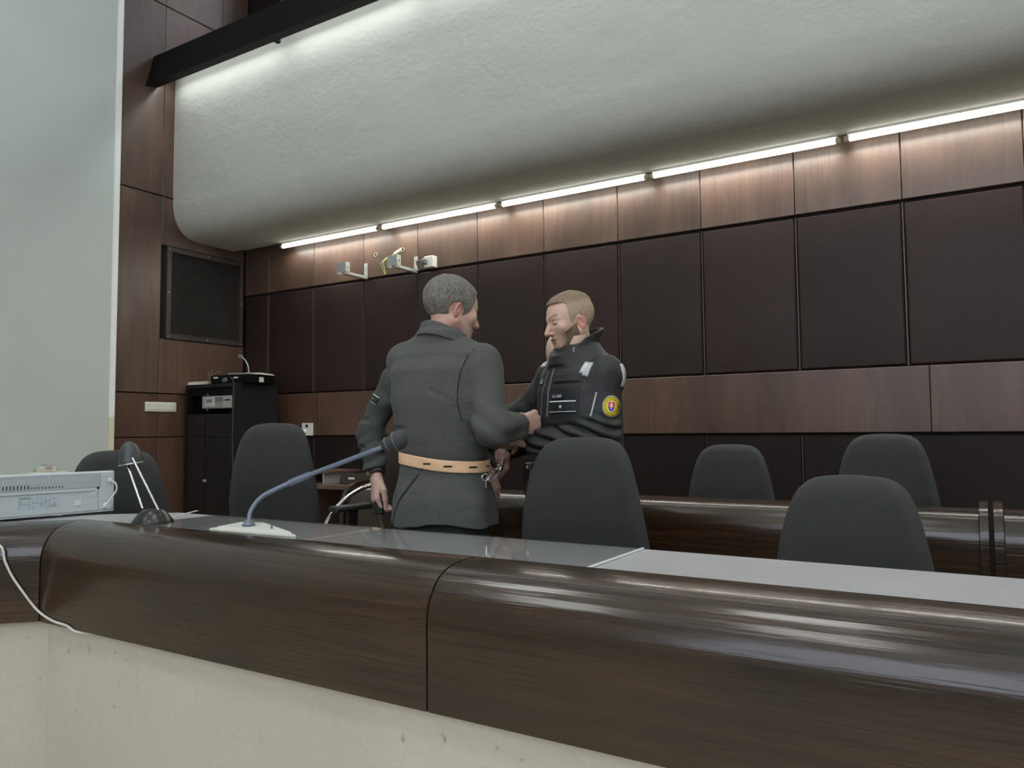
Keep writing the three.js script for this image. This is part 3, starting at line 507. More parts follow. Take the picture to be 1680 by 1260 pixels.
function nets(f, lo, hi, h, colour) {      // naive surface nets
  const nx = Math.ceil((hi[0] - lo[0]) / h) + 1, ny = Math.ceil((hi[1] - lo[1]) / h) + 1, nz = Math.ceil((hi[2] - lo[2]) / h) + 1, F = new Float32Array(nx * ny * nz);
  // coarse pass skips cells far from the surface
  const S = 4, cx = Math.ceil(nx / S) + 1, cy = Math.ceil(ny / S) + 1, cz = Math.ceil(nz / S) + 1; F.fill(1);
  const C = new Float32Array(cx * cy * cz);
  for (let k = 0; k < cz; k++) for (let j = 0; j < cy; j++) for (let i = 0; i < cx; i++) C[i + cx * (j + cy * k)] = f(lo[0] + i * S * h, lo[1] + j * S * h, lo[2] + k * S * h);
  const lim = S * h * 1.75;
  for (let k = 0; k < nz; k++) for (let j = 0; j < ny; j++) for (let i = 0; i < nx; i++) { const c = C[Math.round(i / S) + cx * (Math.round(j / S) + cy * Math.round(k / S))]; F[i + nx * (j + ny * k)] = Math.abs(c) > lim ? c : f(lo[0] + i * h, lo[1] + j * h, lo[2] + k * h); }
  const id = new Int32Array(nx * ny * nz).fill(-1), P = [], idx = [];
  const off = []; for (let c = 0; c < 8; c++) off.push((c & 1) + nx * (((c >> 1) & 1) + ny * ((c >> 2) & 1)));
  const E = []; for (let a = 0; a < 8; a++) for (const b of [1, 2, 4]) if (!(a & b)) E.push([a, a | b]);
  for (let k = 0; k < nz - 1; k++) for (let j = 0; j < ny - 1; j++) for (let i = 0; i < nx - 1; i++) {
    const b = i + nx * (j + ny * k); let m = 0; for (let c = 0; c < 8; c++) if (F[b + off[c]] < 0) m |= 1 << c;
    if (m === 0 || m === 255) continue;
    let x = 0, y = 0, z = 0, n = 0;
    for (const [a, c] of E) if (((m >> a) & 1) !== ((m >> c) & 1)) { const fa = F[b + off[a]], fc = F[b + off[c]], t = fa / (fa - fc); x += (a & 1) + t * ((c & 1) - (a & 1)); y += ((a >> 1) & 1) + t * (((c >> 1) & 1) - ((a >> 1) & 1)); z += ((a >> 2) & 1) + t * (((c >> 2) & 1) - ((a >> 2) & 1)); n++; }
    id[b] = P.length / 3; P.push(lo[0] + (i + x / n) * h, lo[1] + (j + y / n) * h, lo[2] + (k + z / n) * h);
  }
  const quad = (a, b, c, d, flip) => { if (a < 0 || b < 0 || c < 0 || d < 0) return; if (flip) idx.push(a, c, b, a, d, c); else idx.push(a, b, c, a, c, d); };
  const sx = 1, sy = nx, sz = nx * ny;
  for (let k = 1; k < nz - 1; k++) for (let j = 1; j < ny - 1; j++) for (let i = 1; i < nx - 1; i++) {
    const b = i + nx * (j + ny * k), s = F[b] < 0;
    if (s !== F[b + sx] < 0) quad(id[b - sy - sz], id[b - sz], id[b], id[b - sy], !s);
    if (s !== F[b + sy] < 0) quad(id[b - sx - sz], id[b - sx], id[b], id[b - sz], !s);
    if (s !== F[b + sz] < 0) quad(id[b - sx - sy], id[b - sy], id[b], id[b - sx], !s);
  }
  const N = new Float32Array(P.length), e = h * 0.5, uv = new Float32Array(P.length / 3 * 2), col = colour ? new Float32Array(P.length) : null;
  for (let v = 0; v < P.length; v += 3) { const x = P[v], y = P[v + 1], z = P[v + 2]; let a = f(x + e, y, z) - f(x - e, y, z), b = f(x, y + e, z) - f(x, y - e, z), c = f(x, y, z + e) - f(x, y, z - e); const l = Math.hypot(a, b, c) || 1; N[v] = a / l; N[v + 1] = b / l; N[v + 2] = c / l; uv[v / 3 * 2] = x * 0.7 + z * 0.7; uv[v / 3 * 2 + 1] = y; if (col) { const q = colour(x, y, z, [a / l, b / l, c / l]); col[v] = q[0]; col[v + 1] = q[1]; col[v + 2] = q[2]; } }
  const g = new THREE.BufferGeometry(); g.setAttribute('position', new THREE.Float32BufferAttribute(P, 3)); g.setAttribute('normal', new THREE.BufferAttribute(N, 3)); g.setAttribute('uv', new THREE.BufferAttribute(uv, 2)); if (col) g.setAttribute('color', new THREE.BufferAttribute(col, 3)); g.setIndex(idx);
  return g;
}
// stacked oval sections [y, cx, cz, a, b] around a turned axis
function trunk(sections, yaw, exp = 2.3) {
  const cs = Math.cos(yaw), sn = Math.sin(yaw), n = sections.length;
  return (x, y, z) => {
    let i = 0; while (i < n - 2 && y > sections[i + 1][0]) i++;
    const A = sections[i], B = sections[i + 1]; let t = clamp((y - A[0]) / (B[0] - A[0])); const ts = t * t * (3 - 2 * t); t = 0.5 * t + 0.5 * ts;
    const px = x - (A[1] + (B[1] - A[1]) * t), pz = z - (A[2] + (B[2] - A[2]) * t), a = A[3] + (B[3] - A[3]) * t, b = A[4] + (B[4] - A[4]) * t;
    const u = Math.abs(px * cs - pz * sn) / a, v = Math.abs(px * sn + pz * cs) / b;
    const r = Math.pow(Math.pow(u, exp) + Math.pow(v, exp), 1 / exp); let d = (r - 1) * Math.min(a, b) * (0.75 + 0.25 * Math.min(1, r));
    const top = sections[n - 1][0], bot = sections[0][0]; if (y > top) d = Math.max(d, y - top); if (y < bot) d = Math.max(d, bot - y); return d;
  };
}
// a turned frame: face direction f (horizontal-ish vector), local x = the person's left, y up, z forward
function frame(f, roll = 0) { const z = norm(f), l0 = norm(cross([0, 1, 0], z)), u0 = cross(z, l0), c = Math.cos(roll), s = Math.sin(roll); const l = add3(mul(l0, c), mul(u0, s)), u = add3(mul(u0, c), mul(l0, -s)); return { l, u, z }; }
function toLocal(F, c, s) { return (x, y, z) => { const p = [x - c[0], y - c[1], z - c[2]]; return [dot(p, F.l) / s, dot(p, F.u) / s, dot(p, F.z) / s]; }; }
// head in its own frame: eye line at y = 0, chin at -0.118, crown at 0.118
function headField(o = {}) {
  const jaw = o.jaw || 0, nose = o.nose || 1;
  const skull = (x, y, z) => { const ax = Math.abs(x); let d = ell(x, y, z, [0, 0.032, -0.014], [0.077, 0.087, 0.099]); d = smin(d, ell(x, y, z, [0, 0.02, 0.03], [0.066, 0.075, 0.066]), 0.02); return d; };
  const base = (x, y, z) => {
    const ax = Math.abs(x); let d = skull(x, y, z);
    d = smin(d, ell(ax, y, z, [0.0, -0.04, 0.034], [0.057, 0.072, 0.060]), 0.025);
    d = smin(d, cone(ax, y, z, [0.05 + jaw, -0.055, -0.005], [0.022, -0.096, 0.062], 0.021, 0.019), 0.022);
    d = smin(d, ell(x, y, z, [0, -0.097, 0.070], [0.026, 0.022, 0.020]), 0.018);
    d = smin(d, ell(ax, y, z, [0.041, -0.024, 0.062], [0.026, 0.022, 0.022]), 0.02);
    d = smin(d, cone(ax, y, z, [0.012, 0.020, 0.088], [0.045, 0.018, 0.071], 0.009, 0.008), 0.014);
    d = smax(d, -ell(ax, y, z, [0.033, -0.003, 0.103], [0.020, 0.013, 0.020]), 0.012);
    d = smin(d, ell(ax, y, z, [0.033, -0.002, 0.074], [0.0155, 0.0115, 0.0150]), 0.004);
    d = smin(d, cone(x, y, z, [0, 0.010, 0.089], [0, -0.038, 0.108 + 0.006 * nose], 0.0075, 0.0115), 0.010);
    d = smin(d, ell(ax, y, z, [0.0125, -0.042, 0.0985], [0.0085, 0.0075, 0.0095]), 0.006);
    d = smax(d, -ell(ax, y, z, [0.0065, -0.0505, 0.107], [0.004, 0.004, 0.005]), 0.004);
    d = smin(d, ell(x, y, z, [0, -0.0655, 0.0895], [0.024, 0.0065, 0.0095]), 0.008);
    d = smin(d, ell(x, y, z, [0, -0.0765, 0.0880], [0.020, 0.0070, 0.0095]), 0.006);
    d = smax(d, -ell(x, y, z, [0, -0.0708, 0.1000], [0.023, o.open ? 0.0030 : 0.0016, 0.009]), 0.003);
    return d;
  };
  const ear = (x, y, z) => { const ax = Math.abs(x), zz = z + 0.012 - 0.25 * (y + 0.020), xx = ax - 0.078 + 0.45 * zz + 0.1; y += 0.012; const X = xx - 0.1 + 0.0055;
    let d = ell(X, y, zz, [0.003, -0.006, -0.003], [0.0078, 0.0290, 0.0150]); d = smax(d, -ell(X, y, zz, [0.0122, -0.002, 0.001], [0.0105, 0.0195, 0.0092]), 0.002); d = smin(d, ell(X, y, zz, [0.002, -0.028, 0.003], [0.005, 0.009, 0.007]), 0.006); return d; };
  const neck = (x, y, z) => cone(x, y, z, [0, -0.05, -0.020], [0, -0.155, -0.030], 0.050, 0.052);
  const all = (x, y, z) => { let d = smin(base(x, y, z), neck(x, y, z), 0.025); return smin(d, ear(x, y, z), 0.006); };
  return { skull, base, ear, all };
}
// fingers and palm as tapered bones; f = finger direction, n = where the palm looks, s = thumb side
function handBones(w, f, n, thumbSide, curl, o = {}) {
  f = norm(f); n = norm(sub(n, mul(f, dot(n, f)))); const s = mul(cross(f, n), thumbSide), k = o.scale || 1, B = { palm: [], fingers: [] };
  const at = (a, b, c) => add3(add3(add3(w, mul(f, a * k)), mul(s, b * k)), mul(n, c * k));
  const K = [[0.086, 0.031, 0], [0.089, 0.010, -0.003], [0.085, -0.011, -0.002], [0.077, -0.030, 0.002]], L = [0.070, 0.078, 0.072, 0.056], R = [0.0093, 0.0095, 0.009, 0.008];
  K.forEach((q, i) => {
    B.palm.push([at(0.006, q[1] * 0.55, 0), at(...q), 0.0150 * k, 0.0125 * k]);
    let p = at(...q), a = 0; const cu = Array.isArray(curl[0]) ? curl[i] : curl, seg = [0.46, 0.31, 0.25], ch = []; const spread = (o.spread || 0) * (1.5 - i) / 1.5;
    for (let j = 0; j < 3; j++) { a += cu[j]; const d = norm(add3(add3(mul(f, Math.cos(a)), mul(n, Math.sin(a))), mul(s, spread * Math.cos(a)))); const q2 = add3(p, mul(d, L[i] * seg[j] * k)); ch.push([p, q2, R[i] * k * (1.06 - 0.08 * j), R[i] * k * (0.98 - 0.09 * j)]); p = q2; }
    B.fingers.push(ch);
  });
  const t0 = at(0.022, 0.022, 0.006), td = o.thumb || [0.62, 0.62, 0.45], t1 = add3(t0, mul(norm(add3(add3(mul(f, td[0]), mul(s, td[1])), mul(n, td[2]))), 0.044 * k)), te = o.thumb2 || [0.9, 0.05, 0.45];
  const t2 = add3(t1, mul(norm(add3(add3(mul(f, te[0]), mul(s, te[1])), mul(n, te[2]))), 0.033 * k)), t3 = add3(t2, mul(norm(add3(add3(mul(f, te[0]), mul(s, te[1] - 0.2)), mul(n, te[2]))), 0.026 * k));
  B.fingers.push([[t0, t1, 0.0145 * k, 0.0115 * k], [t1, t2, 0.0112 * k, 0.0102 * k], [t2, t3, 0.0102 * k, 0.0085 * k]]);
  B.palm.push([at(-0.035, 0, 0), at(0.02, 0, 0), 0.0225 * k, 0.021 * k]);
  B.palm.push([t0, t1, 0.0145 * k, 0.0115 * k]);
  return B;
}
function handField(B) { return (x, y, z) => { let d = 1e9; for (const b of B.palm) d = smin(d, cone(x, y, z, b[0], b[1], b[2], b[3]), 0.014); let e = 1e9; for (const ch of B.fingers) { let q = 1e9; for (const b of ch) q = smin(q, cone(x, y, z, b[0], b[1], b[2], b[3]), 0.003); e = Math.min(e, q); } return smin(d, e, 0.006); }; }
function handBox(B, m = 0.03) { const lo = [9, 9, 9], hi = [-9, -9, -9]; for (const b of [...B.palm, ...B.fingers.flat()]) for (const p of [b[0], b[1]]) for (let i = 0; i < 3; i++) { lo[i] = Math.min(lo[i], p[i] - m); hi[i] = Math.max(hi[i], p[i] + m); } return [lo, hi]; }
// lay a small w x h sheet onto a field: centre c, outward direction n, up u
function drape(f, c, n, u, w, h, lift, nu = 12, nv = 12, round = false) {
  n = norm(n); const r = norm(cross(u, n)), up = cross(n, r), pos = [], uv = [], idx = [];
  for (let j = 0; j <= nv; j++) for (let i = 0; i <= nu; i++) {
    let a = i / nu * 2 - 1, b = j / nv * 2 - 1; let A = a, B = b; if (round) { A = a * Math.sqrt(1 - b * b / 2); B = b * Math.sqrt(1 - a * a / 2); }
    let p = add3(add3(c, mul(r, A * w / 2)), mul(up, B * h / 2)); p = add3(p, mul(n, 0.1)); let t = 0; for (let s = 0; s < 60; s++) { const q = add3(p, mul(n, -t)), d = f(...q); if (d < 0.0004) break; t += d * 0.7; if (t > 0.25) break; }
    if (t > 0.2) t = 0.1; p = add3(p, mul(n, lift - t)); pos.push(...p); uv.push((A + 1) / 2, (B + 1) / 2);
  }
  for (let j = 0; j < nv; j++) for (let i = 0; i < nu; i++) { const a = j * (nu + 1) + i; idx.push(a, a + 1, a + nu + 1, a + 1, a + nu + 2, a + nu + 1); }
  // thin closed sheet: add a skirt down into the cloth
  const rim = []; for (let i = 0; i <= nu; i++) rim.push(i); for (let j = 1; j <= nv; j++) rim.push(j * (nu + 1) + nu); for (let i = nu - 1; i >= 0; i--) rim.push(nv * (nu + 1) + i); for (let j = nv - 1; j > 0; j--) rim.push(j * (nu + 1));
  const b0 = pos.length / 3; for (const k of rim) { pos.push(pos[k * 3] - n[0] * lift * 2, pos[k * 3 + 1] - n[1] * lift * 2, pos[k * 3 + 2] - n[2] * lift * 2); uv.push(uv[k * 2], uv[k * 2 + 1]); }
  for (let k = 0; k < rim.length; k++) { const q = (k + 1) % rim.length; idx.push(rim[k], b0 + k, rim[q], rim[q], b0 + k, b0 + q); }
  const g = new THREE.BufferGeometry(); g.setAttribute('position', new THREE.Float32BufferAttribute(pos, 3)); g.setAttribute('uv', new THREE.Float32BufferAttribute(uv, 2)); g.setIndex(idx); g.computeVertexNormals(); return g;
}
// a cord laid along points on a field
function onField(f, p, n, lift = 0.001) { n = norm(n); let q = add3(p, mul(n, 0.12)), t = 0; for (let s = 0; s < 80; s++) { const d = f(...add3(q, mul(n, -t))); if (d < 0.0004) break; t += d * 0.7; if (t > 0.3) break; } return add3(q, mul(n, lift - t)); }
function seamTube(f, pts, n, r, lift = 0) { return tube(pts.map(p => onField(f, p, n, lift)), r, pts.length * 8, 6); }
const wrinkle = (x, y, z, s, sy) => vn3(x * s + 40, y * sy + 40, z * s + 40) - 0.5;

const suitTex = tex(256, 256, (x, y) => { const v = 108 + 14 * (vn(x * 90, y * 90) - 0.5) + 8 * (fbm(x * 5, y * 5, 3) - 0.5); return [v - 1, v, v - 2]; }, { sx: 0.3, sy: 0.3 });
M.suit = phys({ map: suitTex, color: lin(0.5, 0.51, 0.5), roughness: 0.9, sheen: 0.4, sheenColor: lin(0.2, 0.21, 0.2), sheenRoughness: 0.6 });
M.suitDark = std({ color: lin(0.012, 0.013, 0.014), roughness: 0.9 });
M.trouser = std({ color: lin(0.012, 0.012, 0.014), roughness: 0.85 });
M.softshell = phys({ color: lin(0.0135, 0.0145, 0.0155), roughness: 0.62, sheen: 0.5, sheenColor: lin(0.12, 0.125, 0.13), sheenRoughness: 0.4 });
M.softshellDark = phys({ color: lin(0.008, 0.0085, 0.009), roughness: 0.7, sheen: 0.3, sheenColor: lin(0.1, 0.1, 0.1), sheenRoughness: 0.4 });
M.uniform = phys({ map: suitTex, color: lin(0.34, 0.36, 0.355), roughness: 0.85, sheen: 0.4, sheenColor: lin(0.2, 0.22, 0.22), sheenRoughness: 0.5 });
M.reflective = std({ color: lin(0.45, 0.46, 0.46), roughness: 0.35, metalness: 0.2 });
M.skin = phys({ vertexColors: true, roughness: 0.5, sheen: 0.15, sheenColor: lin(0.5, 0.35, 0.3) });
M.hairGrey = phys({ vertexColors: true, roughness: 0.75 });
M.shoe = std({ color: lin(0.008, 0.008, 0.008), roughness: 0.35 });
M.belt = phys({ map: tex(256, 64, (x, y) => { const v = fbm(x * 20, y * 5, 3) - 0.5; return [226 + 20 * v, 186 + 22 * v, 148 + 24 * v]; }, { sx: 0.6, sy: 0.1 }), roughness: 0.55 });

const mixv = (a, b, t) => [a[0] + (b[0] - a[0]) * t, a[1] + (b[1] - a[1]) * t, a[2] + (b[2] - a[2]) * t];
// head and hair geometry for one person
function makeHead(c, faceDir, s, roll, o) {
  const F = frame(faceDir, roll), loc = toLocal(F, c, s), H = headField(o);
  const world = (x, y, z) => { const p = loc(x, y, z); return H.all(p[0], p[1], p[2]) * s; };
  const skin = o.skin, red = o.red || [skin[0] * 0.95, skin[1] * 0.72, skin[2] * 0.66];
  const colour = (x, y, z) => {
    const p = loc(x, y, z), ax = Math.abs(p[0]); let q = skin;
    const n = vn3(x * 90, y * 90, z * 90) - 0.5; q = mul(q, 1 + 0.10 * n);
    const e = H.ear(...p) < 0.003 && H.base(...p) > 0.002; if (e) q = mixv(q, red, 0.85);
    q = mixv(q, red, 0.3 * smooth(0.03, 0.012, Math.hypot(p[0], p[1] + 0.04)) * smooth(0.085, 0.1, p[2]));
    q = mixv(q, red, 0.35 * smooth(0.03, 0.008, Math.hypot(ax - 0.042, p[1] + 0.03)) * (p[2] > 0.03 ? 1 : 0));
    if (o.redNeck) q = mixv(q, red, 0.5 * smooth(-0.03, -0.07, p[1]) * smooth(0.06, 0.0, p[2]));
    if (p[2] > 0.07 && ax < 0.024 && p[1] < -0.060 && p[1] > -0.083) q = mixv(q, [skin[0] * 0.72, skin[1] * 0.45, skin[2] * 0.42], 0.75 * smooth(0.025, 0.016, ax));
    if (p[2] > 0.075 && p[1] < -0.0685 && p[1] > -0.0735 && ax < 0.021) q = mixv(q, [0.05, 0.02, 0.018], 0.8);
    const brow = o.brow; if (p[2] > 0.05 && ax > 0.013 && ax < 0.054) { const yb = 0.0215 + 0.012 * Math.sin((ax - 0.013) / 0.041 * 2.2) - 0.004; const b = smooth(0.0065, 0.003, Math.abs(p[1] - yb)); q = mixv(q, brow, 0.8 * b); const yl = -0.0075 + 0.004 * ((ax - 0.033) / 0.016) ** 2, lash = smooth(0.0032, 0.0012, Math.abs(p[1] - yl)) * (Math.abs(ax - 0.033) < 0.0165 ? 1 : 0); q = mixv(q, mul(brow, 0.5), 0.85 * lash); }
    if (o.stubble) { const st = smooth(-0.035, -0.075, p[1]) * smooth(-0.02, 0.02, p[2]) * (1 - smooth(0.010, 0.0, Math.abs(p[1] + 0.071)) * (ax < 0.022 ? 0.6 : 0)); q = mixv(q, o.stubble, st * (0.45 + 0.3 * vn3(x * 500, y * 500, z * 500))); }
    return q;
  };
  const R = 0.155 * s, g = nets(world, [c[0] - R, c[1] - R - 0.07, c[2] - R], [c[0] + R, c[1] + R, c[2] + R], 0.003, colour);
  // hair cap
  const hair = (x, y, z) => { const p = loc(x, y, z), th = o.hairThick(p), n = ((vn3(x * 260, y * 130, z * 260) - 0.5) * 0.4 + (vn3(x * 60, y * 60, z * 60) - 0.5) * 0.45) * Math.min(th, 0.006); return smax((H.skull(...p) - o.hairThick(p)) * s + n, -o.hairRegion(p) * s, 0.004); };
  const hc = (x, y, z) => { const p = loc(x, y, z), n = vn3(x * 520, y * 160, z * 520), m = vn3(x * 130, y * 40, z * 130); return o.hairColour(p, n, m); };
  const hg = o.hairRegion ? nets(hair, [c[0] - R, c[1] - R, c[2] - R], [c[0] + R, c[1] + R, c[2] + R], 0.003, hc) : null;
  let bg = null;
  if (o.beardRegion) {
    const bf = (x, y, z) => { const p = loc(x, y, z), n = (vn3(x * 300, y * 300, z * 300) - 0.5) * 0.0012; return smax((H.base(...p) - o.beardThick(p)) * s + n, -o.beardRegion(p) * s, 0.003); };
    bg = nets(bf, [c[0] - R, c[1] - R, c[2] - R], [c[0] + R, c[1] + R, c[2] + R], 0.003, (x, y, z) => o.beardColour(loc(x, y, z), vn3(x * 420, y * 300, z * 420), vn3(x * 60, y * 60, z * 60)));
  }
  return { g, hg, bg, world, loc, F };
}
function boneField(list, k = 0.05) { return (x, y, z) => { let d = 1e9; for (const b of list) d = smin(d, cone(x, y, z, b[0], b[1], b[2], b[3]), k); return d; }; }
function mergeSkin(parts) { return mergeGeometries(parts.map(g => { const q = g.clone(); if (!q.attributes.color) q.setAttribute('color', new THREE.Float32BufferAttribute(new Float32Array(q.attributes.position.count * 3).fill(0.4), 3)); return q; })); }
function handSkin(B, skin, red) { const [lo, hi] = handBox(B); const tips = B.fingers.flatMap(ch => [ch[0][0], ch[1][0]]); return nets(handField(B), lo, hi, 0.003, (x, y, z) => { let m = 1; for (const t of tips) m = Math.min(m, Math.hypot(x - t[0], y - t[1], z - t[2])); return mul(mixv(skin, red, 0.45 * smooth(0.016, 0.004, m)), 1 + 0.1 * (vn3(x * 120, y * 120, z * 120) - 0.5)); }); }
function shoes(g, pts, f) { for (const p of pts) { const F = frame(f), q = add3(p, mul(F.z, 0.05)); const fld = (x, y, z) => { const l = toLocal(F, q, 1)(x, y, z); let d = ell(l[0], l[1], l[2], [0, 0.035, 0.02], [0.048, 0.05, 0.145]); d = smin(d, ell(l[0], l[1], l[2], [0, 0.06, -0.06], [0.042, 0.065, 0.06]), 0.03); return Math.max(d, -l[1]); }; mesh('shoe', nets(fld, [q[0] - 0.2, -0.01, q[2] - 0.2], [q[0] + 0.2, 0.15, q[2] + 0.2], 0.008), M.shoe, g); } }

// ================================================================ the man in the grey suit
const skin1 = [0.52, 0.33, 0.26], red1 = [0.55, 0.24, 0.20];
let suitField;
{
  const g = thing('person', 'man in a grey suit seen from behind, tan restraint belt around his waist', 'person', [-1.87, 0, -2.5]);
  const yaw = 0.10, sec = [[0.772, 0.0, 0.004, 0.222, 0.165], [0.86, 0, 0.004, 0.215, 0.158], [0.97, 0, 0.0, 0.186, 0.136], [1.04, 0, 0, 0.180, 0.132], [1.15, 0, 0.0, 0.200, 0.146], [1.28, 0, 0.002, 0.222, 0.158], [1.38, 0, 0.004, 0.226, 0.152], [1.44, 0, 0.006, 0.200, 0.128], [1.50, -0.004, 0.006, 0.124, 0.100], [1.53, -0.004, 0.012, 0.090, 0.086], [1.548, -0.002, 0.012, 0.080, 0.078]];
  const T = trunk(sec, yaw);
  const shR = [0.190, 1.408, -0.005], elR = [0.262, 1.150, 0.045], wrR = [0.262, 1.158, -0.145];
  const shL = [-0.190, 1.435, 0.015], elL = [-0.185, 1.14, -0.13], wrL = [0.02, 1.09, -0.27];
  const arms = (x, y, z) => {
    let r = cone(x, y, z, shR, elR, 0.074, 0.068); r = smin(r, cone(x, y, z, elR, wrR, 0.068, 0.056), 0.03);
    let l = cone(x, y, z, shL, elL, 0.072, 0.062); l = smin(l, cone(x, y, z, elL, wrL, 0.062, 0.05), 0.03);
    return [r, l];
  };
  const grooves = [ // seams and folds: [a, b, radius]
    [[0.118, 1.505, 0.115], [0.128, 1.44, 0.14], 0.004], [[0.128, 1.44, 0.14], [0.138, 1.36, 0.148], 0.0045], [[0.138, 1.36, 0.148], [0.150, 1.27, 0.138], 0.005],
    [[-0.19, 1.155, 0.09], [-0.07, 1.15, 0.155], 0.006], [[0.05, 1.30, 0.165], [0.14, 1.255, 0.14], 0.010], [[-0.08, 1.085, 0.15], [0.08, 1.075, 0.15], 0.007],
    [[0.02, 1.055, 0.148], [0.10, 1.02, 0.13], 0.007],
    [[-0.105, 0.965, 0.142], [-0.150, 0.88, 0.135], 0.006], [[-0.150, 0.88, 0.135], [-0.172, 0.77, 0.13], 0.011]];
  suitField = (x, y, z) => {
    let d = T(x, y, z);
    d = smin(d, cone(x, y, z, [0.06, 1.492, 0.005], shR, 0.040, 0.064), 0.05); d = smin(d, cone(x, y, z, [-0.05, 1.528, 0.008], shL, 0.042, 0.060), 0.05);
    const [r, l] = arms(x, y, z); d = smin(d, r, y > 1.36 ? 0.022 : 0.006 + 0.016 * smooth(1.28, 1.36, y)); d = smin(d, l, 0.03);
    if (Math.abs(d) < 0.04) {
      for (const q of grooves) d = smax(d, -cone(x, y, z, q[0], q[1], q[2], q[2]), 0.012);
      const sl = smooth(0.03, 0.0, r), w = wrinkle(x, y, z, 9, 16);
      d += 0.010 * w * (0.35 + 0.8 * sl) + 0.007 * sl * Math.sin(y * 70 + x * 50 + 4 * wrinkle(x, y, z, 7, 7)) * smooth(1.30, 1.16, y) * 0.6;
      d += 0.006 * smooth(0.96, 0.86, y) * Math.sin(Math.atan2(x, z) * 7 + 2);
      // cloth pulled in by the belt
      d += 0.008 * smooth(0.045, 0.0, Math.abs(y - beltY(x, z)));
    }
    // cuff end and hem
    const cx = norm(sub(wrR, elR)), e = dot(sub([x, y, z], add3(wrR, mul(cx, 0.012))), cx); d = Math.max(d, Math.min(e, 0.2) > 0 && x > 0.15 && z < -0.05 ? e : -1);
    const cl = norm(sub(wrL, elL)), e2 = dot(sub([x, y, z], wrL), cl); if (z < -0.22) d = Math.max(d, e2);
    return Math.max(d, 0.775 + 0.012 * Math.sin(Math.atan2(x, z) * 3) - y);
  };
  function beltY(x, z) { return 1.022 - 0.105 * x - 0.02 * z; }
  mesh('suit_jacket', nets(suitField, [-0.33, 0.74, -0.36], [0.39, 1.60, 0.26], 0.006), M.suit, g);
  mesh('armhole_seam', seamTube(suitField, [[0.116, 1.475, 0.14], [0.085, 1.437, 0.14], [0.059, 1.376, 0.14], [0.046, 1.303, 0.14], [0.046, 1.250, 0.14], [0.062, 1.190, 0.14]].map(p => [p[0] + 0.12, p[1] - 0.006, p[2]]), [0.45, 0.1, 0.9], 0.0022, 0), M.suitDark, g);
  mesh('vent_slit', seamTube(suitField, [[-0.123, 1.005, 0.12], [-0.168, 0.946, 0.12], [-0.207, 0.884, 0.12], [-0.244, 0.821, 0.12], [-0.270, 0.776, 0.12]].map(p => [p[0] + 0.13, p[1] - 0.004, p[2]]), [-0.35, 0, 1], 0.007, -0.0045), M.suitDark, g);
  // collar
  const nk = [0.004, 1.562, 0.012], col = (x, y, z) => { const q = [x - nk[0], y - nk[1], z - nk[2]], an = Math.atan2(q[0], q[2]); const r = Math.hypot(q[0], q[2] * 1.04), back = 0.5 + 0.5 * Math.cos(an), h = q[1]; const want = 0.086 - 0.22 * h + 0.010 * smooth(-0.005, -0.03, h); let d = Math.abs(r - want) - 0.006; const top = 0.022 - 0.042 * (1 - Math.cos(an + 0.25)), bot = top - 0.058; d = smax(d, Math.max(h - top, bot - h), 0.006); return d; };
  mesh('jacket_collar', nets(col, [-0.14, 1.46, -0.12], [0.17, 1.66, 0.14], 0.004), M.suit, g);
  // trousers and shoes
  const legs = boneField([[[-0.09, 0.84, 0], [-0.10, 0.48, -0.01], 0.095, 0.075], [[-0.10, 0.48, -0.01], [-0.11, 0.05, 0.01], 0.075, 0.062], [[0.09, 0.84, 0], [0.10, 0.48, -0.02], 0.095, 0.075], [[0.10, 0.48, -0.02], [0.10, 0.05, 0.0], 0.075, 0.062]], 0.02);
  mesh('trousers', nets((x, y, z) => Math.max(smin(legs(x, y, z), Math.max(T(x, Math.max(y, 0.8), z) + 0.03, y - 0.93, 0.72 - y), 0.04), 0.04 - y), [-0.26, 0, -0.2], [0.26, 0.96, 0.2], 0.012), M.trouser, g);
  shoes(g, [[-0.11, 0, 0.01], [0.10, 0, 0]], [0.1, 0, -1]);
  // head
  const head = makeHead([0.024, 1.640, -0.026], [0.44, -0.20, -0.90], 1.09, -0.02, {
    skin: skin1, red: red1, redNeck: true, brow: [0.16, 0.13, 0.10], jaw: 0.004, stubble: [0.36, 0.29, 0.24],
    hairThick: p => 0.006 + 0.002 * smooth(0.02, 0.08, p[1]) + 0.001, hairRegion: p => { const bottom = p[2] < -0.03 ? -0.080 + 0.006 * Math.sin(p[0] * 60) : -0.080 + (p[2] + 0.03) * 1.0; const front = 0.044 + 0.35 * p[1] - p[2]; const around = Math.hypot(p[1] + 0.018, (p[2] + 0.014) * 0.95) - 0.028; return Math.min(p[1] - bottom, front, Math.abs(p[0]) > 0.055 ? around : 1); },
    hairColour: (p, n, m) => mixv([0.07, 0.063, 0.053], [0.23, 0.215, 0.19], clamp(n * 1.1 - 0.1 + 0.3 * (m - 0.5))) });
  // hands
  const fist = handBones(add3(wrR, [0.004, -0.002, -0.014]), [0.18, 0.20, -0.94], [-0.95, -0.15, -0.15], 1, [1.25, 1.5, 0.9], { scale: 1.2, thumb: [0.7, 0.25, 0.65], thumb2: [0.35, -0.35, 0.85] });
  const left = handBones(add3(wrL, [0.02, 0, -0.012]), [0.9, 0.1, -0.4], [0.2, -0.6, 0.6], -1, [0.7, 0.8, 0.5], {});
